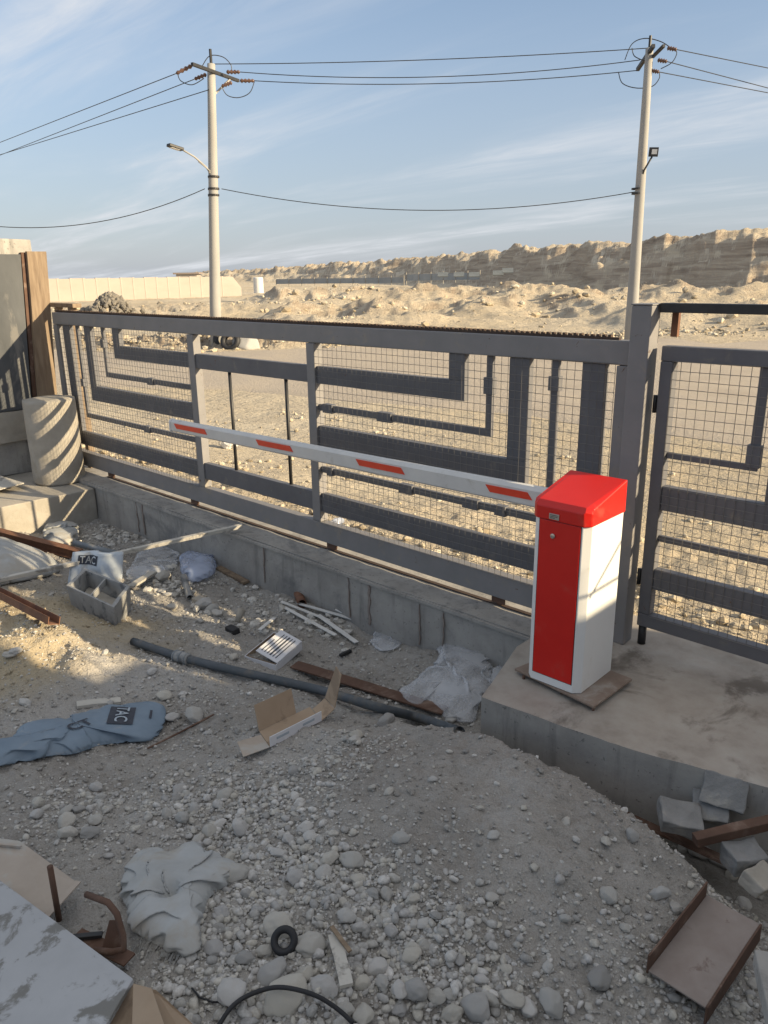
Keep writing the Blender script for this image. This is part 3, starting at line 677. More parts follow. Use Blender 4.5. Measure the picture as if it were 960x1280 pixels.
# small joining blocks welded on the thin bars
def block(x0, x1, z0, z1, par=None):
    bm = B(); box(bm, x0, x1, -.028, .02, z0, z1); obj('joint_block', bm, 'gate', par or GATE, bevel=.002)
for x0, x1, z0, z1 in ((-1.055, -.99, 1.30, 1.40), (-.61, -.545, 1.36, 1.44), (-1.95, -1.82, 1.03, 1.095), (-2.50, -2.40, 1.03, 1.095), (-1.75, -1.63, .555, .62), (-1.20, -1.08, .555, .62), (-.95, -.87, .555, .62), (-2.48, -2.42, .555, .62),
                       (-5.77, -5.705, 1.33, 1.41), (-4.95, -4.85, 1.03, 1.095), (-5.1, -5.0, .555, .62), (-6.31, -6.245, .9, .98)): block(x0, x1, z0, z1)
def wiremesh(x0, x1, z0, z1, par, step=.0475, y=-.032, name='wire_mesh'):
    bm = B(); w = .0016
    k = int((x1-x0)/step); s = (x1-x0)/k
    for i in range(k+1):
        x = x0+i*s; ph = noise.noise(Vector((x*3, 0, 0)))*.006
        pts = [(x+ph*math.sin(z*2.1+x*5)+.0, y+.0015*(-1)**i, z) for z in np.linspace(z0, z1, 9)]
        tube(bm, pts, w, 4)
    m = int((z1-z0)/step); s2 = (z1-z0)/m
    for j in range(m+1):
        z = z0+j*s2
        pts = [(x, y-.0015, z+.003*math.sin(x*3.3+j)) for x in np.linspace(x0, x1, 13)]
        tube(bm, pts, w, 4)
    return obj(name, bm, 'wire', par)
wiremesh(-2.555, -.200, .165, 1.535, GATE, y=-.041); wiremesh(-6.66, -4.20, .165, 1.535, GATE, y=-.041)
# toothed rack along the top
bm = B(); box(bm, -6.7, -.21, -.012, .012, 1.656, 1.668)
x = -6.7
while x < -.25:
    box(bm, x, x+.017, -.012, .012, 1.6682, 1.679+.003*random.random()); x += .034
obj('toothed_rack', bm, 'teeth', GATE)
for x in (-4.33, -2.46, -5.9, -.9):
    w = empty('gate_wheel', (x, 0, -.04), None, None); w.parent = GATE; w.location = Vector((x, 0, -.045))-GATE.location
    bm = B(); tube(bm, [(x, -.012, -.018), (x, .012, -.018)], .033, 16); obj('wheel', bm, 'rust', w, bevel=.003)
    bm = B(); box(bm, x-.05, x+.05, -.026, -.014, -.03, .011); obj('wheel_bracket', bm, 'rust', w, bevel=.002)
# guide rail of the gate
bm = B(); bar(bm, (-6.0, 0, -.048), (-.46, 0, -.048), .03, .008); tag(obj('gate_track', bm, 'teeth'), 'thin rusty steel track on top of the footing wall', 'track')

# ------------------------------------------------------------------ post, lintel bar, side gate
FR = empty('gate_post', (-.055, -.02, 0), 'tall grey square steel gate post with overhead bar behind the red and white cabinet', 'post')
bm = B(); box(bm, -.115, -.008, -.095, .01, .0, 1.835); obj('post_tube', bm, 'post', FR, bevel=.006)
bm = B(); box(bm, -.118, -.005, -.098, .013, 1.8355, 1.843); obj('post_cap', bm, 'post', FR, bevel=.002)
bm = B(); box(bm, .0, 1.0, -.03, .03, 1.80, 1.845); obj('overhead_bar', bm, 'darkmetal', FR, bevel=.003)
bm = B(); box(bm, .04, .075, .032, .06, 1.68, 1.84); obj('rusty_lug', bm, 'rustorange', FR, bevel=.003)
bm = B(); box(bm, .915, 1.0, -.04, .04, .0, 1.798); obj('far_post', bm, 'post', FR, bevel=.005)
SG2 = empty('side_gate', (.6, 0, 0), 'grey mesh side gate leaf hanging to the right of the tall post', 'gate')
GS = dict(top=(1.565, 1.64), bb=(1.072, 1.102), cc=(.795, .925), dd=(.618, .652), ee=(.345, .463), bot=(.115, .192))
for k_, nm in (('top', 'top_rail'), ('bot', 'bottom_rail')):
    bm = B(); box(bm, .03, .90, -.03, .03, *GS[k_]); obj(nm, bm, 'gate', SG2, bevel=.005)
for x0, x1 in ((.03, .098), (.84, .90)):
    bm = B(); box(bm, x0, x1, -.03, .03, .193, 1.564); obj('stile', bm, 'gate', SG2, bevel=.005)
bm = B(); box(bm, .099, .545, -.012, .012, *GS['bb']); box(bm, .50, .545, -.012, .012, 1.1025, 1.564); obj('bent_bar', bm, 'gate', SG2, bevel=.003)
bm = B(); box(bm, .49, .555, -.024, .016, 1.09, 1.20); obj('joint_block', bm, 'gate', SG2, bevel=.002)
bm = B(); box(bm, .099, .72, -.024, .024, *GS['cc']); box(bm, .60, .72, -.024, .024, .9255, 1.564); obj('bent_bar', bm, 'gate', SG2, bevel=.003)
bm = B(); box(bm, .099, .80, -.012, .012, *GS['dd']); box(bm, .76, .80, -.012, .012, .6525, 1.564); obj('bent_bar', bm, 'gate', SG2, bevel=.003)
bm = B(); box(bm, .099, .838, -.024, .024, *GS['ee']); obj('bent_bar', bm, 'gate', SG2, bevel=.003)
wiremesh(.095, .845, .185, 1.57, SG2, y=-.034, step=.046)
for z in (.35, 1.3):
    bm = B(); tube(bm, [(.012, -.01, z), (.012, -.01, z+.09)], .011, 10); obj('hinge', bm, 'darkmetal', SG2, True)
bm = B(); tube(bm, [(.055, 0, .0), (.055, 0, .114)], .022, 12); obj('wheel_foot', bm, 'darkmetal', SG2, True)

# ------------------------------------------------------------------ barrier cabinet with boom
PB = empty('parking_barrier', (-.05, -.62, 0), 'red and white parking barrier with its striped boom lowered along the gate', 'barrier')
x0, x1, y0, y1 = -.195, .105, -.795, -.455
def chamf(x0, x1, y0, y1, c, cb=.008): return [(x0+c, y0), (x1-c, y0), (x1, y0+c), (x1, y1-cb), (x1-cb, y1), (x0+cb, y1), (x0, y1-cb), (x0, y0+c)]
bm = B(); prism(bm, chamf(x0, x1, y0, y1, .032), .034, .905); obj('body', bm, 'white', PB, bevel=.003)
dx0, dx1 = x0+.043, x1-.040
bm = B(); box(bm, dx0, dx1, y0-.0045, y0+.01, .080, .886); bmq = B(); box(bmq, dx0-.003, dx1+.003, y0-.0012, y0+.008, .077, .889); obj('door_seam', bmq, 'darkmetal', PB)
door = obj('door', bm, 'red', PB, bevel=.003)
bm = B(); tube(bm, [(-.075, y0-.004, .815), (-.075, y0-.012, .815)], .012, 20); lk = obj('lock', bm, 'chrome', door, True, bevel=.001)
# the red cap: front lip, sloping top
bm = B()
pf = [(y0-.009, .888), (y0-.009, .955), (y0+.012, .978), (y1+.002, 1.050), (y1+.005, .888)]
c = .03
xs_ = [(x0-.004, c), (x0-.004+c, 0), (x1+.004-c, 0), (x1+.004, c)]
rings = []
for xx, inset in xs_:
    rings.append([bm.verts.new((xx, (yy+inset if i in (0, 1) else (yy+inset*.6 if i == 2 else yy)), zz_-(inset*.12 if i in (1, 2) else 0))) for i, (yy, zz_) in enumerate(pf)])
for q0, q1 in zip(rings[:-1], rings[1:]):
    for i in range(5): bm.faces.new((q0[i], q0[(i+1) % 5], q1[(i+1) % 5], q1[i]))
bm.faces.new(rings[0][::-1]); bm.faces.new(rings[-1])
cap = obj('cap', bm, 'red', PB, bevel=.006)
bm = B(); box(bm, -.098, -.045, y0-.0125, y0-.0085, .897, .925); npl = obj('name_plate', bm, 'chrome', cap, bevel=.001)
bm = B()
for z in (.904, .911, .918): box(bm, -.092, -.052 if z != .904 else -.066, y0-.0135, y0-.0127, z-.0012, z+.0012)
obj('plate_print', bm, 'print', npl)
bm = B()
v = [bm.verts.new((q.x, q.y, .020)) for q in (atz(643, 838, .02), atz(742, 886, .02), atz(790, 851, .02), atz(700, 815, .02))]
f = bm.faces.new(v); r_ex = bmesh.ops.extrude_face_region(bm, geom=[f]); bmesh.ops.translate(bm, verts=[e for e in r_ex['geom'] if isinstance(e, bmesh.types.BMVert)], vec=(0, 0, .012))
obj('base_plate', bm, 'plate', PB, bevel=.002)
for q in ((652, 850), (739, 889), (700, 868), (780, 852)):
    p = atz(q[0], q[1]-4, .02); p += Vector((.0, .02, 0))
    bm = B(); tube(bm, [(p.x, p.y, -.02), (p.x, p.y, .0195)], .008, 8); obj('anchor_bolt', bm, 'rust', PB, True)
# boom: slim hollow section, slightly tapering
bm = B(); yb = -.62
def boomsec(x, h, w, zc): return [(x, yb-w+.008, zc-h), (x, yb-w, zc-h+.01), (x, yb-w, zc+h-.018), (x, yb-w+.016, zc+h), (x, yb+w-.006, zc+h), (x, yb+w, zc+h-.008), (x, yb+w, zc-h+.008), (x, yb+w-.006, zc-h)]
ra = [bm.verts.new(p) for p in boomsec(-3.60, .046, .022, .893)]; rb = [bm.verts.new(p) for p in boomsec(-.207, .052, .026, .928)]
for i in range(8): bm.faces.new((ra[i], ra[(i+1) % 8], rb[(i+1) % 8], rb[i]))
bm.faces.new(ra[::-1]); bm.faces.new(rb)
boom = obj('boom', bm, 'boom', PB)
for a_, b_ in ((220, 258), (323, 366), (449, 506), (613, 666)):
    pa = aty(a_, 528+ (a_-220)*.195, yb-.025).x; pb = aty(b_, 528+(b_-220)*.195, yb-.025).x
    def zc(x): return .893+(x+3.60)/3.393*.035
    bm = B(); vv = []
    for yy in (yb-.0235-.002*0, yb-.0275):
        for x, z in ((pa, zc(pa)-.014), (pb, zc(pb)-.014), (pb-.03, zc(pb)+.022), (pa-.03, zc(pa)+.022)): vv.append(bm.verts.new((x, yy-.0015*(x > -1.5), z)))
    for fc in ((0, 1, 2, 3), (7, 6, 5, 4), (0, 4, 5, 1), (1, 5, 6, 2), (2, 6, 7, 3), (3, 7, 4, 0)): bm.faces.new([vv[i] for i in fc])
    obj('red_strip', bm, 'redstrip', boom)
bm = B(); bxs = [bm.verts.new(p) for p in boomsec(-3.606, .049, .025, .893)]; bx2 = [bm.verts.new(p) for p in boomsec(-3.585, .049, .025, .893)]
for i in range(8): bm.faces.new((bxs[i], bxs[(i+1) % 8], bx2[(i+1) % 8], bx2[i]))
bm.faces.new(bxs[::-1]); bm.faces.new(bx2); obj('boom_end_cap', bm, 'plaster', boom)

# ------------------------------------------------------------------ drum, pillar and timber at the left end
dc = atz(75, 600, -.095)
bm = B(); rr = .262; segs = 48; prof = [(0, .0), (.97, .0), (1.0, .02), (1.0, .3), (1.0, .6), (1.0, .86), (.985, .885), (.6, .895), (0, .89)]
prev = None
for ri, zz_ in prof:
    ring = [bm.verts.new((dc.x+rr*ri*math.cos(2*math.pi*k/segs), dc.y+rr*ri*math.sin(2*math.pi*k/segs), dc.z+zz_)) for k in range(segs)] if ri else [bm.verts.new((dc.x, dc.y, dc.z+zz_))]
    if prev:
        for k in range(segs):
            if len(prev) == 1: bm.faces.new((prev[0], ring[k], ring[(k+1) % segs]))
            elif len(ring) == 1: bm.faces.new((prev[k], prev[(k+1) % segs], ring[0]))
            else: bm.faces.new((prev[k], prev[(k+1) % segs], ring[(k+1) % segs], ring[k]))
    prev = ring
rough(bm, .008, 6)
tag(obj('concrete_drum', bm, 'concrete_light', smooth=True, loc=dc), 'waist high round concrete drum striped by the shadows of the gate', 'drum')
PL = empty('concrete_pillar', (-7.4, -.8, -.10), 'tall unfinished concrete pillar with boards still clamped to it, at the left edge', 'pillar')
pa = atx(25, 400, -7.05); pz = atx(20, 293, -7.05).z
ya = atx(26, 420, -7.05).y
bm = B(); box(bm, -7.70, -7.08, ya-.62, ya+.27, -.095, pz-.04); rough(bm, .015, 3, 5); obj('column', bm, 'concrete', PL, bevel=.01)
bm = B(); box(bm, -7.07, -7.04, ya-.62, ya+.005, .62, pz-.20)
for v in bm.verts:
    if v.co.y > ya-.3: v.co.y += .13*(v.co.z-.62)/1.8
obj('formwork_panel', bm, 'formwork', PL, bevel=.004)
bm = B(); box(bm, -7.068, -7.03, ya-.64, ya-.05, .28, .612); rough(bm, .008, 6, 3); obj('stone_course', bm, 'concrete_light', PL)
bm = B(); box(bm, -7.075, -7.035, ya+.01, ya+.05, .45, pz-.18)
for v in bm.verts: v.co.y += .13*(v.co.z-.45)/2
obj('dark_batten', bm, 'rust', PL)
bm = B(); box(bm, -7.04, -6.99, ya+.05, ya+.26, .40, pz-.17); rough(bm, .003, 4, 3)
for v in bm.verts: v.co.y += .13*(v.co.z-.4)/2
obj('formwork_board', bm, 'wood', PL, bevel=.004)
bm = B(); box(bm, -7.06, -7.0, ya+.0, ya+.24, -.095, .39); rough(bm, .006, 5, 2); obj('base_stone', bm, 'concrete', PL, bevel=.01)
WFm = empty('timber_frame', (-6.95, .12, -.06), 'rough timber frame with a top plank behind the far end of the gate', 'frame')
for x in (-6.88, -6.56):
    bm = B(); box(bm, x-.035, x+.035, .07, .14, -.055, 1.70); rough(bm, .004, 5, 3); obj('timber_post', bm, 'wood', WFm, bevel=.004)
bm = B(); box(bm, -7.03, -6.45, .06, .16, 1.702, 1.745); rough(bm, .004, 5, 3); obj('top_plank', bm, 'wood', WFm, bevel=.004)

# ------------------------------------------------------------------ added unseen blocks, stepped so that their shadow shapes the yard's shade
GH = empty('shade_block', (7.5, -3, -.4), 'unseen stepped concrete block added to the right of the pad to shade the yard', 'shade blocker')
bm = B(); box(bm, 5.0, 9.5, 1.19, 2.2, -.6, 2.31); obj('low_shade_step', bm, 'concrete_light', GH)  # added step, sets the shade edge on the cabinet
bm = B(); box(bm, 5.0, 9.5, .80, 1.185, -.6, 2.56); obj('mid_shade_step', bm, 'concrete_light', GH)  # added step, bounds the patch of sun on the dirt
bm = B(); box(bm, 5.0, 9.5, -9.0, .79, -.6, 3.05); obj('wall', bm, 'concrete_light', GH)  # added mass, keeps the foreground in shade
bm = B(); box(bm, 4.99, 9.6, -9.1, .795, 3.053, 3.25); obj('roof', bm, 'concrete', GH)  # top slab of the added shade mass
RS = empty('shadow_rods', (2.2, .05, 0), 'thin rods added out of view beyond the side gate to cast fine shadow lines', 'shadow caster')  # unseen rods, added only to throw thin shadow lines on the cabinet
bm = B(); tube(bm, [(2.2, -.20, 0), (2.2, -.20, 1.66)], .007, 8); tube(bm, [(2.2, .52, 0), (2.2, .52, 1.66)], .007, 8); obj('upright', bm, 'rust', RS, True)
bm = B(); tube(bm, [(2.2, -.24, 1.35), (2.2, .54, 1.35)], .008, 8); obj('cross_rod', bm, 'rust', RS, True)
bm = B(); tube(bm, [(2.2, .10, 1.33), (2.2, .52, 1.64)], .007, 8); obj('brace_rod', bm, 'rust', RS, True)
bm = B(); box(bm, 4.97, 4.995, -3.2, -2.3, -.1, 2.0); obj('door', bm, 'gate', GH)  # invented door on the added shade block
bm = B(); box(bm, 4.97, 4.995, -1.6, -.5, .9, 1.9); obj('added_window', bm, 'darkmetal', GH)  # invented opening on the added shade block

# ------------------------------------------------------------------ utility poles and wires
def cat(a, b, sag, n=24):
    a, b = Vector(a), Vector(b)
    return [a+(b-a)*(i/n)-Vector((0, 0, sag*4*(i/n)*(1-i/n))) for i in range(n+1)]
def pole(base, top, r0, r1, label):
    P = empty('utility_pole', base, label, 'utility pole', 'concrete utility poles along the road')
    bm = B(); pts = [base+(top-base)*k/6 - (Vector((0, 0, .4)) if k == 0 else Vector()) for k in range(7)]; tube(bm, pts, [r0+(r1-r0)*k/6 for k in range(7)], 20)
    obj('shaft', bm, 'pole', P, True)
    return P
b1 = atz(270, 437, -.47); d1 = math.hypot(b1.x-CAM.x, b1.y-CAM.y)
t1 = atd(264, 80, d1); P1 = pole(b1, t1, .205, .125, 'left utility pole, with a curved lamp arm and tyres at its foot')
b2 = atz(787, 434, -.47); d2 = math.hypot(b2.x-CAM.x, b2.y-CAM.y)
t2 = atd(812, 60, d2); P2 = pole(b2, t2, .20, .115, 'right utility pole, leaning, with a small square floodlight')
def crossarm(P, a, b, w=.09):
    bm = B(); bar(bm, a, b, w, w); return obj('crossarm', bm, 'darkmetal', P)
def insul(P, a, b):
    bm = B(); a, b = Vector(a), Vector(b); pts = [a+(b-a)*k/8 for k in range(9)]
    tube(bm, pts, [.03, .07, .035, .07, .035, .07, .035, .06, .025], 10); obj('insulator', bm, 'insul', P, True)
def loop(P, pts, r=.014):
    bm = B(); pts = [Vector(p) for p in pts]
    out = []
    for i in range(len(pts)-1):
        p0 = pts[max(i-1, 0)]; p1 = pts[i]; p2 = pts[i+1]; p3 = pts[min(i+2, len(pts)-1)]
        for k in range(6):
            t = k/6; out.append(.5*((2*p1)+(p2-p0)*t+(2*p0-5*p1+4*p2-p3)*t*t+(3*p1-p0-3*p2+p3)*t**3))
    out.append(pts[-1]); tube(bm, out, r, 6); obj('jumper_wire', bm, 'darkmetal', P)
za = atd(265, 92, d1).z
A1 = atz(240, 80, za); A1 = atd(240, 80, d1-1.0); A2 = atd(298, 101, d1+1.2); A2.z = A1.z
A2 = atz(298, 101, A1.z)
if (A2-A1).length > 3.4: A2 = A1+(A2-A1).normalized()*3.4
crossarm(P1, A1, A2)
bm = B(); tube(bm, [t1-Vector((0, 0, .1)), t1+Vector((0, 0, .42))], .045, 8); obj('top_pin', bm, 'darkmetal', P1)
bm = B(); bar(bm, t1-Vector((0, 0, .9)), A1+(A2-A1)*.8-Vector((0, 0, .05)), .05, .05); obj('brace', bm, 'pole', P1)
ins = {}
insul(P1, atd(240, 82, d1-.8), atd(220, 92, d1-.8)); insul(P1, atd(258, 93, d1), atd(243, 99, d1)); insul(P1, atd(283, 90, d1), atd(300, 90, d1)); insul(P1, atd(300, 101, d1+1), atd(318, 101, d1+1))
insul(P1, atd(290, 103, d1), atd(277, 108, d1))
loop(P1, [atd(222, 92, d1-.8), atd(226, 101, d1), atd(240, 106, d1), atd(255, 98, d1)])
loop(P1, [atd(277, 108, d1), atd(284, 119, d1), atd(298, 122, d1), atd(312, 116, d1), atd(318, 102, d1)])
loop(P1, [atd(252, 84, d1), atd(262, 70, d1), atd(278, 71, d1), atd(288, 80, d1), atd(290, 89, d1)])
# street lamp on pole 1
m1 = atd(266, 222, d1); bm = B(); L0 = atd(258, 209, d1-.25); L1 = atd(243, 196, d1-.5); L2 = atd(226, 186, d1-.8)
tube(bm, [m1, L0, L1, L2], .028, 8); tube(bm, [atd(263, 214, d1-.2), atd(248, 202, d1-.4)], .018, 6); obj('lamp_arm', bm, 'pole', P1, True)
bm = B(); a_, b_ = atd(228, 187, d1-.78), atd(210, 181, d1-1.0); bar(bm, a_, b_, .24, .09); lh = obj('lamp_head', bm, 'darkmetal', P1, bevel=.02)
bm = B(); bar(bm, a_+(b_-a_)*.25-Vector((0, 0, .052)), a_+(b_-a_)*.85-Vector((0, 0, .052)), .18, .012); obj('lamp_lens', bm, 'glass', lh)
for py in (221, 236, 244):
    q = atd(267, py, d1); bm = B(); hollow(bm, q-Vector((0, 0, .03)), q+Vector((0, 0, .03)), .19, .155, 20); box(bm, q.x-.30, q.x+.2, q.y-.02, q.y+.02, q.z-.02, q.z+.02); obj('steel_band', bm, 'darkmetal', P1)
# pole 2 fittings
C1 = atd(797, 87, d2+1.0); C2 = atd(818, 58, d2-.8); C1.z = C2.z = (C1.z+C2.z)/2
C1 = atz(797, 87, t2.z-.35) if False else C1
crossarm(P2, atd(797, 87, d2+.8), atd(817, 57, d2-.4), .10); crossarm(P2, atd(816, 71, d2), atd(830, 57, d2-.6), .08)
bm = B(); tube(bm, [t2-Vector((0, 0, .1)), t2+Vector((0, 0, .33))], .045, 8); obj('top_pin', bm, 'darkmetal', P2)
insul(P2, atd(834, 60, d2), atd(846, 62, d2)); insul(P2, atd(822, 75, d2), atd(834, 77, d2)); insul(P2, atd(813, 88, d2), atd(824, 90, d2))
loop(P2, [atd(781, 75, d2), atd(790, 55, d2), atd(806, 48, d2), atd(826, 52, d2), atd(840, 61, d2), atd(846, 66, d2), atd(840, 78, d2), atd(826, 86, d2)])
loop(P2, [atd(773, 90, d2), atd(778, 104, d2), atd(795, 110, d2), atd(815, 108, d2), atd(824, 98, d2), atd(824, 90, d2)])
loop(P2, [atd(790, 60, d2), atd(793, 70, d2), atd(805, 76, d2)])
m2 = atd(799, 232, d2); bm = B(); tube(bm, [m2, atd(805, 213, d2-.15), atd(815, 196, d2-.3)], .028, 8); obj('lamp_arm', bm, 'darkmetal', P2, True)
f0, f1 = atd(811, 190, d2-.3), atd(823, 190, d2-.3)
bm = B(); bar(bm, f0, f1, .10, .26); fl = obj('floodlight', bm, 'darkmetal', P2, bevel=.01)
bm = B(); off = -h_*.056; bar(bm, f0+(f1-f0)*.25+off, f0+(f1-f0)*.8+off, .012, .14); obj('lamp_lens', bm, 'glass', fl)
for py in (236, 242):
    q = atd(796.5, py, d2); bm = B(); hollow(bm, q-Vector((0, 0, .025)), q+Vector((0, 0, .025)), .18, .15, 20); obj('steel_band', bm, 'darkmetal', P2)
# wires
def wire(pts, label, r=.013):
    bm = B(); tube(bm, pts, r, 6); tag(obj('overhead_wire', bm, 'darkmetal'), label, 'wire', 'overhead wires')
def wz(px, py, z): return atz(px, py, z)
for (a_, b_, sg, lb) in (((268, 80), (812, 60), .10, 'topmost wire between the two poles'), ((300, 90), (800, 75), .30, 'middle of the three high wires between the two poles'), ((318, 101), (797, 88), .22, 'lowest of the three high wires between the two poles')):
    wire(cat(atd(*a_, d1), atd(*b_, d2), sg), lb)
wire(cat(atd(277, 236, d1), atd(798, 239, d2), .62), 'single low sagging wire between the two poles', .014)
for (a_, b_, sg, lb) in (((220, 92), (0, 178), .12, 'upper wire running off to the left from the left pole'), ((243, 99), (0, 194), .12, 'second wire running off to the left from the left pole'), ((262, 112), (0, 193.5), .05, 'third high wire going left, fixed lowest on the left pole')):
    p = atd(*a_, d1-.3); q = wz(b_[0], b_[1], p.z+.0); e = p+(q-p)*2.6
    # sag set so that it still passes q
    wire(cat(p, e, .0), lb)
p = atd(256, 236, d1); q = wz(0, 279, p.z-1.0); e = p+(q-p)*1.6; e.z = p.z-.2
pts = []
wire([p+(e-p)*k/30-Vector((0, 0, 1.05*4*(k/30)*(1-k/30))) for k in range(31)], 'low slack wire going left from the lamp pole', .014)
for (a_, b_, lb) in (((846, 62), (960, 85), 'upper wire running off to the right from the right pole'), ((834, 77), (960, 110), 'middle wire running off to the right from the right pole'), ((824, 90), (960, 116), 'lower wire running off to the right from the right pole')):
    p = atd(*a_, d2); q = wz(b_[0], b_[1], p.z); e = p+(q-p)*3.0
    wire(cat(p, e, .0), lb)

# ------------------------------------------------------------------ far things
wa, wb = atd(58, 375, 96), atd(292, 375, 104)
bm = B(); v0 = Vector((wa.x, wa.y, 0)); v1 = Vector((wb.x, wb.y, 0)); nd = Vector((-(v1-v0).y, (v1-v0).x, 0)).normalized()*.12
nseg = 16
FWL = empty('block_wall', (wa.x, wa.y, -.5), 'long pale block wall on the horizon at the left', 'wall')
for k in range(nseg):
    a_, b_ = v0+(v1-v0)*k/nseg, v0+(v1-v0)*((k+1)/nseg); 
    vv = [a_-nd, b_-nd, b_+nd, a_+nd]; prism(bm, [(q.x, q.y) for q in vv], -.6, 2.0-.05*(k % 2)-(.0 if k < nseg-2 else .0))
obj('wall_panels', bm, 'blockwall', FWL)
for k in range(1, nseg):
    q = v0+(v1-v0)*k/nseg; bm = B(); box(bm, q.x-.13, q.x+.13, q.y-.135, q.y+.135, -.6, 2.012); obj('pier', bm, 'blockwall', FWL)
bm = B(); v2 = v1+(v1-v0)/nseg*.8; vv = [v1-nd, v2-nd, v2+nd, v1+nd]
lo = [bm.verts.new((q.x, q.y, -.6)) for q in vv]; hi = [bm.verts.new((q.x, q.y, z)) for q, z in zip(vv, (1.95, .6, .6, 1.95))]
for i in range(4): bm.faces.new((lo[i], lo[(i+1) % 4], hi[(i+1) % 4], hi[i]))
bm.faces.new(lo[::-1]); bm.faces.new(hi); obj('sloped_end', bm, 'blockwall', FWL)
bm = B(); box(bm, wa.x-.6, wa.x+.1, wa.y-.3, wa.y+.3, -.6, 2.1); obj('end_pier', bm, 'plaster', FWL)
p = atd(236, 349, 210); HT = empty('small_hut', (p.x, p.y, p.z), 'tiny flat roofed hut on the skyline left of the lamp pole', 'hut')
sx = r_*2.6; sy = h_*2.2
bm = B(); q = Vector((p.x, p.y, 0)); prism(bm, [((q-sx-sy).x, (q-sx-sy).y), ((q+sx-sy).x, (q+sx-sy).y), ((q+sx+sy).x, (q+sx+sy).y), ((q-sx+sy).x, (q-sx+sy).y)], 0, 2.6); obj('wall', bm, 'blockwall', HT)
sx *= 1.25; sy *= 1.2
bm = B(); prism(bm, [((q-sx-sy).x, (q-sx-sy).y), ((q+sx-sy).x, (q+sx-sy).y), ((q+sx+sy).x, (q+sx+sy).y), ((q-sx+sy).x, (q-sx+sy).y)], 2.61, 3.0); obj('roof', bm, 'rustgrey', HT)
p = atd(323, 356, 80); bm = B(); zt = atd(323, 346.5, 80).z
tube(bm, [(p.x, p.y, p.z-.8), (p.x, p.y, zt-.08), (p.x, p.y, zt)], [.48, .48, .40], 20); TK = tag(obj('water_tank', bm, 'plaster', bevel=.03, loc=(p.x, p.y, p.z)), 'small white round water tank on the mounds right of the far wall', 'tank')
# sheet hoarding along the foot of the ridge
for (a_, b_, D0, D1, pys, n, lb) in (((345, 352), (505, 350), 190, 165, 9, 10, 'dull blue grey site hoarding low along the foot of the ridge, left stretch'), ((508, 347), (600, 345), 150, 132, 6, 6, 'blue grey site hoarding at the foot of the ridge, right stretch')):
    H = empty('hoarding', atd(*a_, D0), lb, 'hoarding', 'site hoardings below the ridge')
    bm = B(); pr = None
    for k in range(n+1):
        t = k/n; q = atd(a_[0]+(b_[0]-a_[0])*t, a_[1]+(b_[1]-a_[1])*t, D0+(D1-D0)*t)
        if pr is not None: bar(bm, pr, q+(pr-q)*.02, .08, 1.1)
        pr = q
    obj('sheet_panels', bm, 'hoarding', H)
    bm = B()
    for k in range(n+1):
        t = k/n; q = atd(a_[0]+(b_[0]-a_[0])*t, a_[1]+(b_[1]-a_[1])*t, D0+(D1-D0)*t-.12); box(bm, q.x-.05, q.x+.05, q.y-.05, q.y+.05, q.z-1.2, q.z+.9)
    obj('hoarding_posts', bm, 'concrete_light', H)
for k, (px, py) in enumerate(((553, 343), (573, 343), (592, 343), (622, 341), (634, 338))):
    q = atd(px, py, 118-k*2); bm = B(); w = r_*(.75); l = (h_*.9+Vector((0, 0, .45)))
    sheet(bm, [q-w-l*.7, q+w-l*.7, q+w*1.2+l*.6, q-w*.8+l*.6], .12)
    tag(obj('tilted_panel', bm, 'panel', loc=q), 'pale blue sheet panel tilted against the foot of the ridge', 'panel', 'tilted panels below the ridge')
# tyres and sack by the left pole
def torus(bm, c, ax, Rr, r, n=28, m=12):
    ax = ax.normalized(); s = ax.cross(Vector((0, 0, 1))).normalized() if abs(ax.z) < .95 else Vector((1, 0, 0)); u = s.cross(ax)
    rg = []
    for i in range(n):
        a = 2*math.pi*i/n; d = s*math.cos(a)+u*math.sin(a)
        rg.append([bm.verts.new(c+d*(Rr+r*math.cos(b))+ax*(r*1.15*math.sin(b))) for b in (2*math.pi*j/m for j in range(m))])
    for i in range(n):
        for j in range(m): bm.faces.new((rg[i][j], rg[(i+1) % n][j], rg[(i+1) % n][(j+1) % m], rg[i][(j+1) % m]))
for (px, py, D, axv, lb) in ((288, 427, d1-.7, Vector((.4, -.8, .35)), 'old tyre leaning against the foot of the left pole'), (279, 424, d1-.1, Vector((.9, -.3, .2)), 'second old tyre squeezed between the pole and the front tyre')):
    q = atd(px, py, D); q.z = -.47+.33; bm = B(); torus(bm, q, axv, .27, .10)
    o = tag(obj('old_tyre', bm, 'black', smooth=True, loc=q), lb, 'tyre', 'old tyres at the foot of the pole')
q = atd(308, 430, d1-.6); o = stone(q.x, q.y, .48, 'sand coloured boulder lying beside the tyres at the left pole', None, .2, zf=lambda x, y: -.45, rz=.5, name='boulder'); 

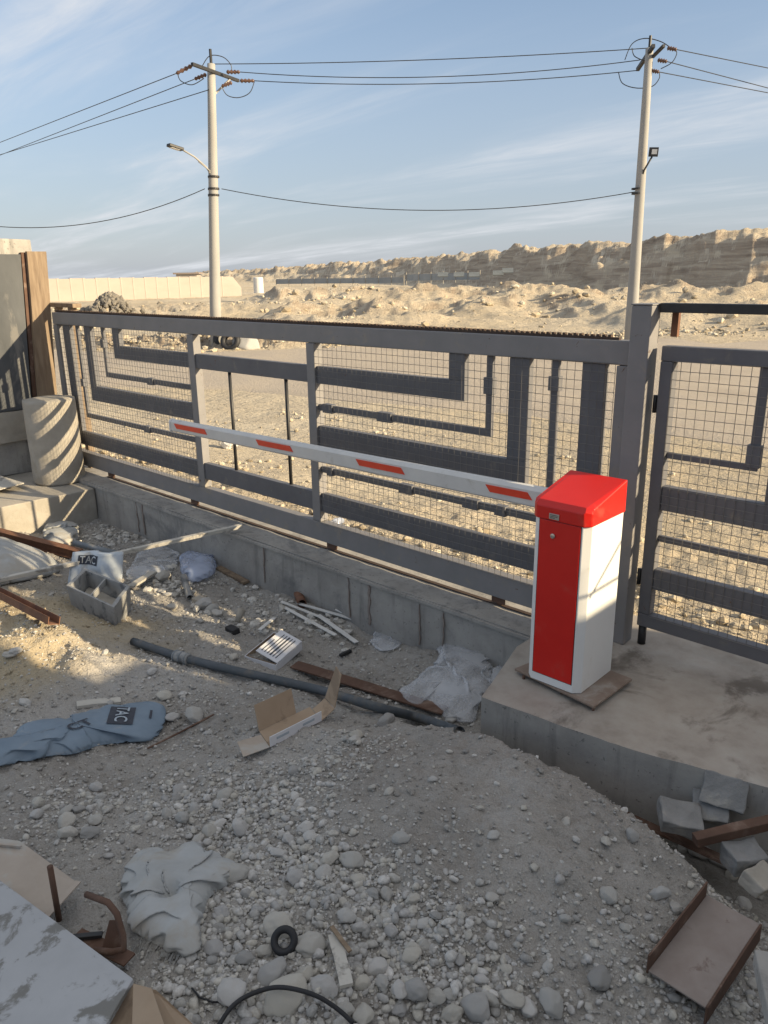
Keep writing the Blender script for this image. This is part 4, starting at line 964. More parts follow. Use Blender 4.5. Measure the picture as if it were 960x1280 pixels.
# ------------------------------------------------------------------ soft litter: sacks and plastic, shaped from their outline on the ground
def lump(name, outline, H, mat, label, cat, comp=1.2, seed=0, n=72, stiff=.35, iters=260, group=None, rise=1.0, hollow_at=None, thick=.0015):
    """a crumpled sheet: a larger flat sheet pressed into the outline buckles into folds over a soft bulge H high.
    returns the object and its top height function"""
    P = np.array(outline, float); c0 = P.mean(0); m = len(P); out = []
    for i in range(m):
        p0, p1, p2, p3 = P[i-1], P[i], P[(i+1) % m], P[(i+2) % m]
        for k in range(8):
            t = k/8; out.append(.5*((2*p1)+(p2-p0)*t+(2*p0-5*p1+4*p2-p3)*t*t+(3*p1-p0-3*p2+p3)*t**3))
    O = np.array(out)
    ang = np.arctan2(O[:, 1]-c0[1], O[:, 0]-c0[0]); rad = np.hypot(O[:, 0]-c0[0], O[:, 1]-c0[1]); idx = np.argsort(ang)
    aa = np.r_[ang[idx]-2*np.pi, ang[idx], ang[idx]+2*np.pi]; r2 = np.tile(rad[idx], 3)
    u = np.linspace(-1, 1, n); U_, V_ = np.meshgrid(u, u)
    du = U_*np.sqrt(1-V_**2/2); dv = V_*np.sqrt(1-U_**2/2); th = np.arctan2(dv, du); rr_ = np.hypot(du, dv)
    L = rr_*np.interp(th, aa, r2); x = L*np.cos(th); y = L*np.sin(th)
    rest = np.stack([x, y], -1)*comp
    rs = np.random.default_rng(seed+3); o1 = rs.uniform(0, 40, 2)
    bulge = H*np.clip(1-rr_**2.4, 0, 1)**.6
    gx, gy = x+c0[0], y+c0[1]
    floor0 = g_in(gx, gy, False)+.006
    p = np.stack([gx, gy, floor0+bulge*rise], -1)
    sc = L.max()
    p[..., 2] += sc*.10*(fbm(gx+o1[0], gy, 1.6/sc, 3, .6)+.3)*np.clip((1-rr_)*4, 0, 1)
    p[..., :2] += .02*sc*rs.normal(size=(n, n, 2))*np.clip((1-rr_)*4, 0, 1)[..., None]
    edge = np.zeros((n, n), bool); edge[0] = edge[-1] = edge[:, 0] = edge[:, -1] = True
    pin = p.copy(); pin[..., 2] = floor0
    cons = []
    def addc(a, b, k):
        d0 = np.linalg.norm(rest[a]-rest[b], axis=-1); cons.append((a, b, d0, k))
    S_ = slice
    for st in (0, 1):
        for step, k in ((1, 1.0), (2, stiff), (4, stiff*.6)):
            for off in range(step):
                a0 = st*step+off
                i1 = np.arange(a0, n-step, 2*step)
                if len(i1) == 0: continue
                addc(np.ix_(np.arange(n), i1), np.ix_(np.arange(n), i1+step), k)
                addc(np.ix_(i1, np.arange(n)), np.ix_(i1+step, np.arange(n)), k)
        i1 = np.arange(st, n-1, 2)
        for s2_ in (0, 1):
            addc(np.ix_(i1, np.arange(0, n-1)), np.ix_(i1+1, np.arange(1, n)), .5) if s2_ == 0 else addc(np.ix_(i1, np.arange(1, n)), np.ix_(i1+1, np.arange(0, n-1)), .5)
    for it in range(iters):
        p[..., 2] -= sc*.0035*(1 if it < iters*.8 else .3)
        for a, b, d0, k in cons:
            pa, pb = p[a], p[b]; d = pb-pa; l = np.linalg.norm(d, axis=-1)+1e-9
            corr = (d*((l-d0)/l*.5*k*.9)[..., None]); p[a] = pa+corr; p[b] = pb-corr
        fl = g_in(p[..., 0], p[..., 1], False)+.006+bulge if it % 6 == 0 else fl
        if hollow_at is not None and it % 6 == 0:
            fl = fl - hollow_at[2]*np.exp(-((p[..., 0]-hollow_at[0])**2+(p[..., 1]-hollow_at[1])**2)/hollow_at[3]**2)
        p[..., 2] = np.maximum(p[..., 2], fl)
        p[edge, :2] += (pin[edge, :2]-p[edge, :2])*.6
        p[edge, 2] = np.minimum(p[edge, 2], pin[edge, 2]+sc*.05)
    XY = p[..., :2].reshape(-1, 2); Zv = p[..., 2].reshape(-1)
    def top(qx, qy):
        d2 = (XY[:, 0]-qx)**2+(XY[:, 1]-qy)**2; k = np.argpartition(d2, 6)[:6]; w = 1/(d2[k]+1e-6); return float((Zv[k]*w).sum()/w.sum())
    bm = B(); vs_ = [[bm.verts.new(p[i, j]) for j in range(n)] for i in range(n)]
    for i in range(n-1):
        for j in range(n-1): bm.faces.new((vs_[i][j], vs_[i][j+1], vs_[i+1][j+1], vs_[i+1][j]))
    cz = float(g_in(c0[:1], c0[1:], False)[0])
    o = obj(name, bm, mat, None, True, loc=(c0[0], c0[1], cz)); tag(o, label, cat, group)
    sd = o.modifiers.new('thickness', 'SOLIDIFY'); sd.thickness = thick; sd.offset = -1
    return o, top
def pts_at(L): return [(p.x, p.y) for p in (at(*q) for q in L)]
def drape_box(c, u, w, h, top, parent, mat, name, lift=.004):
    """flat patch w along u, h across, laid over a surface"""
    bm = B(); v = Vector((-u.y, u.x)); N = 14; g = []
    for i in range(N+1):
        row = []
        for j in range(N+1):
            q = c+u*(w*(i/N-.5))+v*(h*(j/N-.5)); row.append(bm.verts.new((q.x, q.y, top(q.x, q.y)+lift)))
        g.append(row)
    for i in range(N):
        for j in range(N): bm.faces.new((g[i][j], g[i+1][j], g[i+1][j+1], g[i][j+1]))
    return obj(name, bm, mat, parent, True)
def drape_text(txt, c, u, size, top, parent, mat, lift=.008, stretch=(1, 1)):
    bm = text_bm(txt, size, 2); v = Vector((-u.y, u.x))
    for q in bm.verts:
        p = c+u*(q.co.x*stretch[0])+v*(q.co.y*stretch[1]); q.co = Vector((p.x, p.y, top(p.x, p.y)+lift))
    return obj('lettering', bm, mat, parent)
# big blue-grey sack with dark printing
ol = pts_at([(0, 935), (30, 912), (75, 905), (110, 898), (150, 887), (185, 884), (204, 893), (202, 915), (185, 925), (140, 932), (100, 944), (70, 946), (30, 953), (-25, 968), (-45, 950)])
sk, st_ = lump('cement_sack', ol, .075, 'bagblue', 'flat blue grey cement sack with dark printed letters lying on the left dirt', 'sack', comp=1.20, seed=1, n=84, stiff=.25)
def P2(px, py): q = at(px, py); return Vector((q.x, q.y))
cb = P2(154, 908); ub = (P2(158, 886)-P2(148, 930)).normalized()*-1
pb_ = drape_box(cb, ub, .20, .125, st_, sk, 'print', 'printed_box', .005)
drape_text('TAC', cb, ub, .088, st_, sk, 'printpale', .010)
cb2 = P2(103, 925); drape_text('CT', cb2, (P2(125, 915)-P2(90, 930)).normalized(), .10, st_, sk, 'print', .007)
ub3 = P2(190, 905); drape_box(ub3, ub, .09, .012, st_, sk, 'print', 'printed_line', .005)
# white-blue sack standing behind the crate
q0, q1, q2, q3 = at(96, 735), at(166, 748), at(155, 742), at(90, 742)
WS = empty('paper_sack', (at(128, 745).x, at(128, 745).y, -.4), 'white paper sack with dark printed letters standing up behind the mortar crate', 'sack')
a_ = at(100, 732); b_ = at(164, 744); ax_ = (b_-a_); ax_.z = 0; ax_.normalize(); nrm = Vector((ax_.y, -ax_.x, 0))
if nrm.dot(CAM-a_) < 0: nrm = -nrm
a_ = a_+nrm*.15; b_ = b_+nrm*.15; base_c = (a_+b_)*.5; wid = (b_-a_).length
zb = base_c.z-.02; dd0 = (base_c-CAM).dot(FW)
hgt = (738-684)/F*dd0*1.08
bm = B(); N = 16; gA = []; gB = []
for i in range(N+1):
    ra_, rb_ = [], []
    for j in range(N+1):
        s, t = i/N-.5, j/N
        q = base_c + ax_*(s*wid*(1-.08*t)+.02*t) + Vector((0, 0, zb-base_c.z+hgt*t*(1+.10*s))) + nrm*(-.10*t+.02*math.sin(s*9)+.018*noise.noise(Vector((s*6, t*6, 3))))
        th = .035*max(0, (1-(2*s)**4))*(1-.5*t)+.003
        ra_.append(bm.verts.new(q+nrm*th)); rb_.append(bm.verts.new(q-nrm*th))
    gA.append(ra_); gB.append(rb_)
for i in range(N):
    for j in range(N):
        bm.faces.new((gA[i][j], gA[i+1][j], gA[i+1][j+1], gA[i][j+1])); bm.faces.new((gB[i][j+1], gB[i+1][j+1], gB[i+1][j], gB[i][j]))
for i in range(N):
    bm.faces.new((gA[i][0], gB[i][0], gB[i+1][0], gA[i+1][0])); bm.faces.new((gA[i][N], gA[i+1][N], gB[i+1][N], gB[i][N]))
    bm.faces.new((gA[0][i], gA[0][i+1], gB[0][i+1], gB[0][i])); bm.faces.new((gA[N][i], gB[N][i], gB[N][i+1], gA[N][i+1]))
obj('sack_body', bm, 'bagwhite', WS, True)
def onsack(s, t, lift):
    q = base_c + ax_*(s*wid*(1-.08*t)+.02*t) + Vector((0, 0, zb-base_c.z+hgt*t*(1+.10*s))) + nrm*(-.10*t+.02*math.sin(s*9)+.018*noise.noise(Vector((s*6, t*6, 3))))
    return q+nrm*(.035*max(0, (1-(2*s)**4))*(1-.5*t)+.003+lift)
bm = B(); g = [[bm.verts.new(onsack(-.36+.42*i/8, .74+.20*j/6, .003)) for j in range(7)] for i in range(9)]
for i in range(8):
    for j in range(6): bm.faces.new((g[i][j], g[i+1][j], g[i+1][j+1], g[i][j+1]))
obj('printed_box', bm, 'print', WS, True)
bm = text_bm('TAC', 1.0, 2)
for v in bm.verts: v.co = onsack(-.15+v.co.x*.175, .84+v.co.y*.22, .0065)
obj('lettering', bm, 'bagwhite', WS)
# crumpled woven sack
ol = pts_at([(160, 1140), (152, 1118), (160, 1092), (185, 1072), (215, 1066), (242, 1062), (270, 1078), (292, 1088), (285, 1108), (266, 1120), (256, 1140), (250, 1165), (250, 1186), (236, 1199), (215, 1195), (190, 1180), (165, 1168)])
hc = P2(212, 1132)
lump('woven_sack', ol, .075, 'woven', 'crumpled dusty white woven sack with frayed edge among the stones', 'sack', comp=1.30, seed=2, n=90, stiff=.22, hollow_at=(hc.x, hc.y, .06, .04))
WV = bpy.data.objects['woven_sack']; bm = B()
for k in range(46):
    t = k/45; px = 172+(236-172)*t; py = 1176+(1197-1176)*t
    p = at(px, py); p.z += .02; e = p+Vector((random.gauss(0, .006), -.02-.02*random.random(), -.018+random.gauss(0, .006))); e += (Vector((CAM.x, CAM.y, 0))-Vector((p.x, p.y, 0))).normalized()*.015
    tube(bm, [p, (p+e)/2+Vector((0, 0, .004)), e], .0009, 4)
obj('frayed_threads', bm, 'woven', WV)
# plastic film
lump('plastic_sheet', pts_at([(503, 868), (530, 845), (548, 830), (560, 808), (600, 810), (613, 830), (612, 860), (600, 880), (590, 902), (560, 900), (540, 888), (515, 884)]), .07, 'plastic', 'large cloudy plastic sheet crumpled in the corner between wall and pad', 'plastic sheet', comp=1.26, seed=3, n=70, stiff=.45)
lump('plastic_sheet', pts_at([(465, 805), (475, 790), (500, 788), (503, 802), (495, 812), (475, 813)]), .03, 'plastic', 'small scrap of clear plastic lying left of the large sheet', 'plastic sheet', comp=1.25, seed=4, n=44)
lump('plastic_sheet', pts_at([(612, 850), (622, 836), (640, 822), (648, 826), (636, 845), (622, 860)]), .03, 'plastic', 'plastic scrap tucked against the pad beside the cabinet base plate', 'plastic sheet', comp=1.25, seed=6, n=44)
lump('plastic_bag', pts_at([(226, 712), (232, 698), (250, 700), (268, 705), (270, 716), (262, 726), (244, 730), (232, 726)]), .13, 'plasticblue', 'bluish clear plastic bag puffed up by the footing wall', 'plastic bag', comp=1.25, seed=5, n=60)
lump('plastic_bag', pts_at([(160, 722), (172, 700), (195, 690), (215, 690), (222, 705), (205, 716), (190, 726), (172, 732)]), .06, 'plastic', 'grey crumpled plastic bag right of the white paper sack', 'plastic bag', comp=1.28, seed=8, n=60)
lump('sand_bag', pts_at([(57, 676), (62, 664), (80, 660), (96, 664), (98, 676), (90, 684), (70, 684)]), .12, 'woven', 'pale lumpy bag sitting against the plinth below the drum', 'bag', comp=1.4, seed=7, n=50)
lump('tarpaulin', pts_at([(-30, 700), (-10, 680), (20, 684), (50, 696), (75, 712), (60, 722), (30, 728), (-10, 735), (-35, 725)]), .13, 'woven', 'grey tarpaulin heaped at the left edge behind the rusty channel', 'tarpaulin', comp=1.13, seed=9, n=72)

# ------------------------------------------------------------------ hard litter
def up(p, dz): return Vector((p.x, p.y, p.z+dz))
# long pipe with coupler
PI_ = empty('long_pipe', at(370, 860), 'long grey blue pipe with a coupler lying across the dirt', 'pipe')
pts = [up(at(167, 808), .035), up(at(228, 829), .04), up(at(300, 848), .045), up(at(400, 872), .05), up(at(470, 892), .04), up(at(520, 902), .03), up(at(575, 915), .0)]
sm = []
for i in range(len(pts)-1):
    p0, p1, p2, p3 = pts[max(i-1, 0)], pts[i], pts[i+1], pts[min(i+2, len(pts)-1)]
    for k in range(5):
        t = k/5; sm.append(.5*((2*p1)+(p2-p0)*t+(2*p0-5*p1+4*p2-p3)*t*t+(3*p1-p0-3*p2+p3)*t**3))
sm.append(pts[-1])
bm = B(); tube(bm, sm, .026, 18, cap=False); bmesh.ops.solidify(bm, geom=bm.faces[:], thickness=.003); obj('pipe_body', bm, 'pipe', PI_, True)
ci = 5; dcp = (sm[ci+1]-sm[ci-1]).normalized()
bm = B(); tube(bm, [sm[ci]-dcp*.06, sm[ci]-dcp*.055, sm[ci]+dcp*.055, sm[ci]+dcp*.06], [.030, .035, .035, .030], 18); cp = obj('coupler', bm, 'bucket', PI_, True)
for s in (-.045, .0, .045):
    bm = B(); torus(bm, sm[ci]+dcp*s, dcp, .035, .0045, 20, 6); obj('coupler_ring', bm, 'pipe', cp, True)
# steel sections
def channel(name, a, b, w, hgt, t, mat, label, roll=0., cat='steel channel', webmat=None, group=None, opening=1, ups=(1, 1)):
    """U section from a to b, web underneath, flanges up"""
    a, b = Vector(a), Vector(b); C = empty(name, (a+b)/2, label, cat, group)
    d = (b-a).normalized(); s = d.cross(Vector((0, 0, 1))).normalized(); u = s.cross(d)
    s2 = s*math.cos(roll)+u*math.sin(roll); u2 = -s*math.sin(roll)+u*math.cos(roll)
    bm = B(); bar(bm, a, b, w, t, u2, 6); rough(bm, .0012, 9); obj('web', bm, webmat or mat, C, bevel=.0015)
    for sg, uu in zip((-1, 1), ups):
        o_ = s2*(sg*(w/2+t/2+.0005))+u2*((hgt/2-t/2)*uu); bm = B(); bar(bm, a+o_, b+o_, t, hgt, u2, 6); rough(bm, .0012, 9); obj('flange', bm, mat, C, bevel=.0015)
    return C
zl = -.02
A_1, A_2 = at(868, 1190), at(868, 1190)
UPS = (-.9, .75)
zc_ = max(gi(*P2(q, w)) for q, w in ((885, 1112), (945, 1160), (880, 1268), (812, 1218)))+.03
pA, pB, pC, pD = (atz(885, 1118, zc_), atz(948, 1158, zc_), atz(880, 1262, zc_), atz(812, 1212, zc_))
p1 = (pA+pB)/2; p2 = (pC+pD)/2; WC = ((pA-pB).length+(pC-pD).length)/2
channel('steel_channel', p1, p2, WC, .07, .007, 'rust', 'wide rusty steel channel lying on the heap at the lower right', .0, webmat='rustgrey', ups=UPS)
channel('steel_channel', up(at(-20, 742), .05), up(at(68, 786), .03), .062, .05, .005, 'rustorange', 'narrow rusty channel lying on the sunlit dirt at the left edge', .3)
IB = empty('steel_beam', at(50, 690), 'rusty steel beam lying on the rubble by the plinth', 'steel beam')
a_, b_ = up(at(-30, 672), .10), up(at(102, 700), .05)
for nm, dz, w, t in (('top_flange', .04, .08, .008), ('web', 0, .008, .071), ('bottom_flange', -.04, .08, .008)):
    bm = B(); bar(bm, up(a_, dz), up(b_, dz), w, t, Vector((0, 0, 1)), 6); rough(bm, .001, 9); obj(nm, bm, 'rustorange', IB, bevel=.002)
bm = B(); a_, b_ = up(at(368, 835), .025), up(at(556, 892), .02); bar(bm, a_, b_, .09, .012, Vector((0, 0, 1)), 10); rough(bm, .002, 5)
tag(obj('steel_plate', bm, 'rust', bevel=.002, loc=a_), 'long rusty steel flat lying behind the pipe', 'steel plate')
bm = B(); a_ = Vector((.05, -1.10, -.26)); b_ = Vector((.98, -1.02, -.30)); bar(bm, a_, b_, .09, .012, Vector((0, .4, 1)), 10); rough(bm, .002, 5)
tag(obj('steel_plate', bm, 'rust', bevel=.002, loc=a_), 'rusty steel strip in the gap between the heap and the pad', 'steel plate')
a_ = atz(868, 1050, -.12); b_ = atz(975, 1025, -.06)
bm = B(); bar(bm, a_, b_, .045, .04, Vector((0, 0, 1)), 6); rough(bm, .002, 8); tag(obj('steel_bar', bm, 'rust', bevel=.003, loc=a_), 'dark rusty square bar resting on broken concrete at the right edge', 'steel bar')
bm = B(); tube(bm, [up(at(185, 938), .012), up(at(225, 918), .012), up(at(268, 897), .02)], .005, 8); tag(obj('rebar', bm, 'rust', smooth=True, loc=at(225, 918)), 'thin rusty rebar right of the blue grey sack', 'rebar')
# broken concrete at right
def chunk(px, py, w, d, h, rz, z, label, mat='chunk', tilt=(0, 0)):
    p = atz(px, py, z) if z is not None else at(px, py)
    w *= .86; d *= .86; bm = B(); box(bm, -w/2, w/2, -d/2, d/2, -h/2, h/2)
    rough(bm, .009, 16, 4)
    bmesh.ops.rotate(bm, verts=bm.verts, matrix=Matrix.Rotation(rz, 3, 'Z') @ Matrix.Rotation(tilt[0], 3, 'X') @ Matrix.Rotation(tilt[1], 3, 'Y'), cent=(0, 0, 0))
    bmesh.ops.translate(bm, verts=bm.verts, vec=p)
    tag(obj('concrete_chunk', bm, mat, bevel=.006, loc=p), label, 'concrete chunk', 'broken concrete by the pad')
chunk(905, 990, .20, .15, .035, .2, -.06, 'flat broken slab leaning topmost on the pile beside the pad', tilt=(.9, .1))
chunk(888, 1010, .17, .14, .06, .35, -.14, 'dark concrete lump leaning under the top slab', tilt=(.6, -.1))
chunk(850, 1022, .19, .17, .06, .55, -.15, 'broken slab lying flat left of the leaning slabs', tilt=(.12, .12))
chunk(930, 1072, .16, .13, .08, .9, -.16, 'concrete lump just below the dark square bar')
chunk(950, 1100, .16, .10, .06, 1.3, -.16, 'brownish concrete lump at the right edge of the picture', 'concrete_light', tilt=(.3, .2))
p = atz(985, 1275, .03); bm = B(); box(bm, -.20, .20, -.055, .055, -.03, .03); bmesh.ops.subdivide_edges(bm, edges=bm.edges, cuts=3, use_grid_fill=True); rough(bm, .002, 8)
bmesh.ops.rotate(bm, verts=bm.verts, matrix=Matrix.Rotation(R(118), 3, 'Z'), cent=(0, 0, 0)); bmesh.ops.translate(bm, verts=bm.verts, vec=p)
tag(obj('kerb_piece', bm, 'concrete', bevel=.006, loc=p), 'smooth grey concrete kerb piece in the lower right corner', 'kerb piece')
# pieces of plaster strip by the wall
for k, (a_, b_, w) in enumerate((((352, 760), (420, 800), .03), ((372, 758), (452, 782), .03), ((398, 774), (446, 808), .035), ((352, 758), (412, 780), .025), ((325, 795), (343, 776), .03), ((420, 770), (460, 783), .022))):
    pa_, pb_ = up(at(*a_), .02+.007*k), up(at(*b_), .02+.007*(5-k)*.5); bm = B(); bar(bm, pa_, pb_, w, .007, Vector((0, 0, 1)), 3)
    lbl = 'pale trim strip lying apart to the left of the others' if k == 4 else 'pale trim strip in the crossed pile by the footing wall'
    tag(obj('trim_strip', bm, 'plaster', bevel=.001, loc=pa_), lbl, 'trim strip', 'crossed pile of trim strips' if k != 4 else 'loose trim strips')
for (a_, b_, w, lb) in (((372, 745), (378, 760), .05, 'small brown can lying at the top of the trim strips'),):
    bm = B(); hollow(bm, up(at(*a_), .035), up(at(*b_), .035), .035, .030); bm2 = bm
    tag(obj('rusty_can', bm, 'rustorange', smooth=True, loc=at(*a_)), lb, 'can')
# batten lying from the dirt up to the footing wall
a_ = up(at(-25, 738), .05); b_ = Vector((-3.38, -.18, .0)); bm = B(); bar(bm, a_, b_, .045, .03, Vector((0, 0, 1)), 8); rough(bm, .002, 3)
tag(obj('wooden_batten', bm, 'batten', bevel=.002, loc=a_), 'long pale batten slanting from the dirt up onto the footing wall', 'batten')
bm = B(); a_ = up(at(273, 712), .02); b_ = up(at(308, 731), .02); bar(bm, a_, b_, .06, .02); rough(bm, .002, 8, 2); tag(obj('wood_piece', bm, 'wood', loc=a_), 'short brown plank piece below the footing wall', 'wood piece')
bm = B(); a_ = up(at(163, 738), .03); b_ = up(at(193, 722), .05); bar(bm, a_, b_, .06, .02); tag(obj('wood_piece', bm, 'batten', loc=a_), 'pale plank offcut beside the mortar crate', 'wood piece')
bm = B(); a_ = up(at(96, 884), .015); b_ = up(at(152, 878), .015); bar(bm, a_, b_, .055, .02, Vector((0, 0, 1)), 4); rough(bm, .004, 8, 1); tag(obj('wood_piece', bm, 'batten', bevel=.003, loc=a_), 'pale flat offcut lying above the blue grey sack', 'wood piece')
bm = B(); a_ = up(at(418, 1178), .03); b_ = up(at(434, 1242), .03); bar(bm, a_, b_, .04, .012, Vector((0, 0, 1)), 6); rough(bm, .003, 20); tag(obj('wood_piece', bm, 'batten', bevel=.001, loc=a_), 'split light wood chip standing out among the big stones', 'wood piece')
bm = B(); a_ = up(at(415, 1172), .045); b_ = up(at(438, 1205), .05); bar(bm, a_, b_, .014, .006, Vector((0, 0, 1)), 4); tag(obj('wood_piece', bm, 'wood', loc=a_), 'thin splinter lying on the light wood chip', 'wood piece')
bm = B(); a_ = up(at(150, 700), .05); b_ = up(at(95, 690), .09); tube(bm, [a_, b_], .03, 12); tag(obj('grey_tube', bm, 'pipe', smooth=True, loc=a_), 'short grey tube poking out under the rusty beam', 'tube')
bm = B(); hollow(bm, up(at(230, 728), .05), up(at(238, 752), .03), .028, .024); tag(obj('grey_tube', bm, 'bucket', smooth=True, loc=at(238, 752)), 'short metal tube lying below the bluish plastic bag', 'tube')
# rubber ring
q = up(at(356, 1187), .035); bm = B(); torus(bm, q, Vector((.35, -.55, .75)), .032, .012, 28, 12); tag(obj('rubber_ring', bm, 'black', smooth=True, loc=q), 'black rubber ring among the big stones', 'ring')
# black cable
bm = B(); pts = [up(at(270, 1300), .03), up(at(290, 1275), .045), up(at(315, 1263), .06), up(at(350, 1259), .075), up(at(390, 1264), .065), up(at(420, 1276), .05), up(at(445, 1292), .03)]
sm2 = []
for i in range(len(pts)-1):
    p0, p1, p2, p3 = pts[max(i-1, 0)], pts[i], pts[i+1], pts[min(i+2, len(pts)-1)]
    for k in range(6):
        t = k/6; sm2.append(.5*((2*p1)+(p2-p0)*t+(2*p0-5*p1+4*p2-p3)*t*t+(3*p1-p0-3*p2+p3)*t**3))
tube(bm, sm2, .0065, 10); tag(obj('black_cable', bm, 'black', smooth=True, loc=at(350, 1262)), 'black cable curving over the stones at the bottom edge', 'cable')
bm = B(); tube(bm, [up(at(238, 1236), .012), up(at(250, 1250), .01), up(at(266, 1256), .01), up(at(285, 1256), .012)], .003, 6); tag(obj('thin_wire', bm, 'black', smooth=True, loc=at(250, 1250)), 'short thin wire below the woven sack', 'wire')
# mortar crate
def crate():
    a_, b_, c_, d_ = at(85, 748), at(143, 778), at(164, 757), at(108, 735)
    sh_ = (CAM-a_); sh_.z = 0; sh_ = sh_.normalized()*.15; a_, b_, c_, d_ = (q+sh_ for q in (a_, b_, c_, d_))
    zb = min(a_.z, b_.z, c_.z, d_.z)-.01; fl = [Vector((q.x, q.y, zb)) for q in (a_, b_, c_, d_)]
    cen = sum(fl, Vector())/4; hh = 40/F*(cen-CAM).dot(FW)
    C = empty('mortar_crate', cen, 'grey plastic crate crusted with mortar before the white paper sack', 'crate')
    bm = B(); k0 = [cen+(q-cen)*.90 for q in fl]; k1 = [Vector((q.x, q.y, zb+hh)) for q in fl]
    i0 = [cen+(q-cen)*.80+Vector((0, 0, .015)) for q in fl]; i1 = [Vector((cen.x+(q.x-cen.x)*.87, cen.y+(q.y-cen.y)*.87, zb+hh)) for q in fl]
    L = [[bm.verts.new(q) for q in r] for r in (k0, k1, i1, i0)]
    for r0, r1 in zip(L[:-1], L[1:]):
        for i in range(4): bm.faces.new((r0[i], r0[(i+1) % 4], r1[(i+1) % 4], r1[i]))
    bm.faces.new(L[0][::-1]); bm.faces.new(L[3])
    rough(bm, .0035, 9, 3); obj('crate_shell', bm, 'bucket', C, bevel=.004)
    bm = B(); m0 = (k1[0]*.5+k1[1]*.5); m1 = (k1[3]*.5+k1[2]*.5); bar(bm, up(m0+(m1-m0)*.08, -.03), up(m0+(m1-m0)*.92, -.03), .012, .05); obj('divider', bm, 'bucket', C)
    bm = B(); prism(bm, [(cen.x+(q.x-cen.x)*.78, cen.y+(q.y-cen.y)*.78) for q in fl], zb+.016, zb+hh*.45); rough(bm, .012, 12, 4); obj('mortar_fill', bm, 'concrete_light', C)
crate()
# cream cup and its dark clip
q = up(at(297, 782), .03); bm = B(); tube(bm, [q, q+Vector((-.02, .06, .075))], [.018, .032], 16); tag(obj('cream_cup', bm, 'concrete_light', smooth=True, loc=q), 'cream coloured cup lying tipped on the dirt', 'cup')
q = at(291, 790); bm = B(); box(bm, q.x-.05, q.x+.045, q.y-.03, q.y+.03, q.z-.01, q.z+.035); rough(bm, .006, 20, 2); tag(obj('black_block', bm, 'black', bevel=.004, loc=q), 'small black plastic block in front of the cream cup', 'block')
q = at(250, 757); bm = B(); box(bm, q.x-.05, q.x+.05, q.y-.035, q.y+.035, q.z-.01, q.z+.06); rough(bm, .012, 12, 2); tag(obj('concrete_chunk', bm, 'concrete_light', loc=q), 'pale broken chunk between the crate and the cream cup', 'concrete chunk')
q = at(432, 818); bm = B(); box(bm, q.x-.012, q.x+.012, q.y-.05, q.y+.05, q.z, q.z+.02); tag(obj('black_clip', bm, 'black', bevel=.003, loc=q), 'small black clip on the dirt below the trim strips', 'clip')
# open cardboard boxes
def closed_flat(bm, L, t=.004): sheet(bm, L, t)
def cardbox1():
    a_, b_, c_, d_ = at(306, 822), at(345, 838), at(378, 818), at(343, 803)
    zb = (a_.z+b_.z+c_.z+d_.z)/4-.0; fl = [Vector((q.x, q.y, zb)) for q in (a_, b_, c_, d_)]; cen = sum(fl, Vector())/4
    hh = .055; C = empty('cardboard_box', cen, 'small open cardboard box with a printed white flap lying behind the pipe', 'box')
    bm = B(); sheet(bm, fl, .004); 
    for i in range(4): q, r = fl[i], fl[(i+1) % 4]; sheet(bm, [q+Vector((0, 0, .003)), r+Vector((0, 0, .003)), up(r, hh), up(q, hh)], .004)
    obj('tray', bm, 'cardwhite', C)
    bm = B(); i_ = [cen+(q-cen)*.94+Vector((0, 0, .006)) for q in fl]; sheet(bm, i_, .003); 
    for i in range(4): q, r = i_[i], i_[(i+1) % 4]; sheet(bm, [q, r, up(r, hh-.004), up(q, hh-.004)], .002)
    obj('inside', bm, 'card', C)
    h0, h1 = up(fl[1], hh+.004), up(fl[2], hh+.004); h0 = h0+(h1-h0)*.05; dirn = (fl[0]-fl[1]).normalized()
    f0, f1 = h0+dirn*.15*.75+Vector((0, 0, .07)), h1+dirn*.15*.75+Vector((0, 0, .07))
    f0, f1 = h0+dirn*.17+Vector((0, 0, .045)), h1+dirn*.17+Vector((0, 0, .045))
    bm = B(); sheet(bm, [h0, h1, f1, f0], .004); fp = obj('flap', bm, 'cardwhite', C)
    n = (h1-h0).cross(f0-h0).normalized(); n = n if n.z > 0 else -n
    for k in range(6):
        t = .2+.13*k; L = .8 if k != 5 else .5
        s0 = h0+(f0-h0)*t+(h1-h0)*.1+n*.0035; s1 = h0+(f0-h0)*t+(h1-h0)*(.1+L)+n*.0035
        bm = B(); bar(bm, s0, s1, .006 if k != 2 else .011, .001, n); obj('printed_line', bm, 'print', fp)
cardbox1()
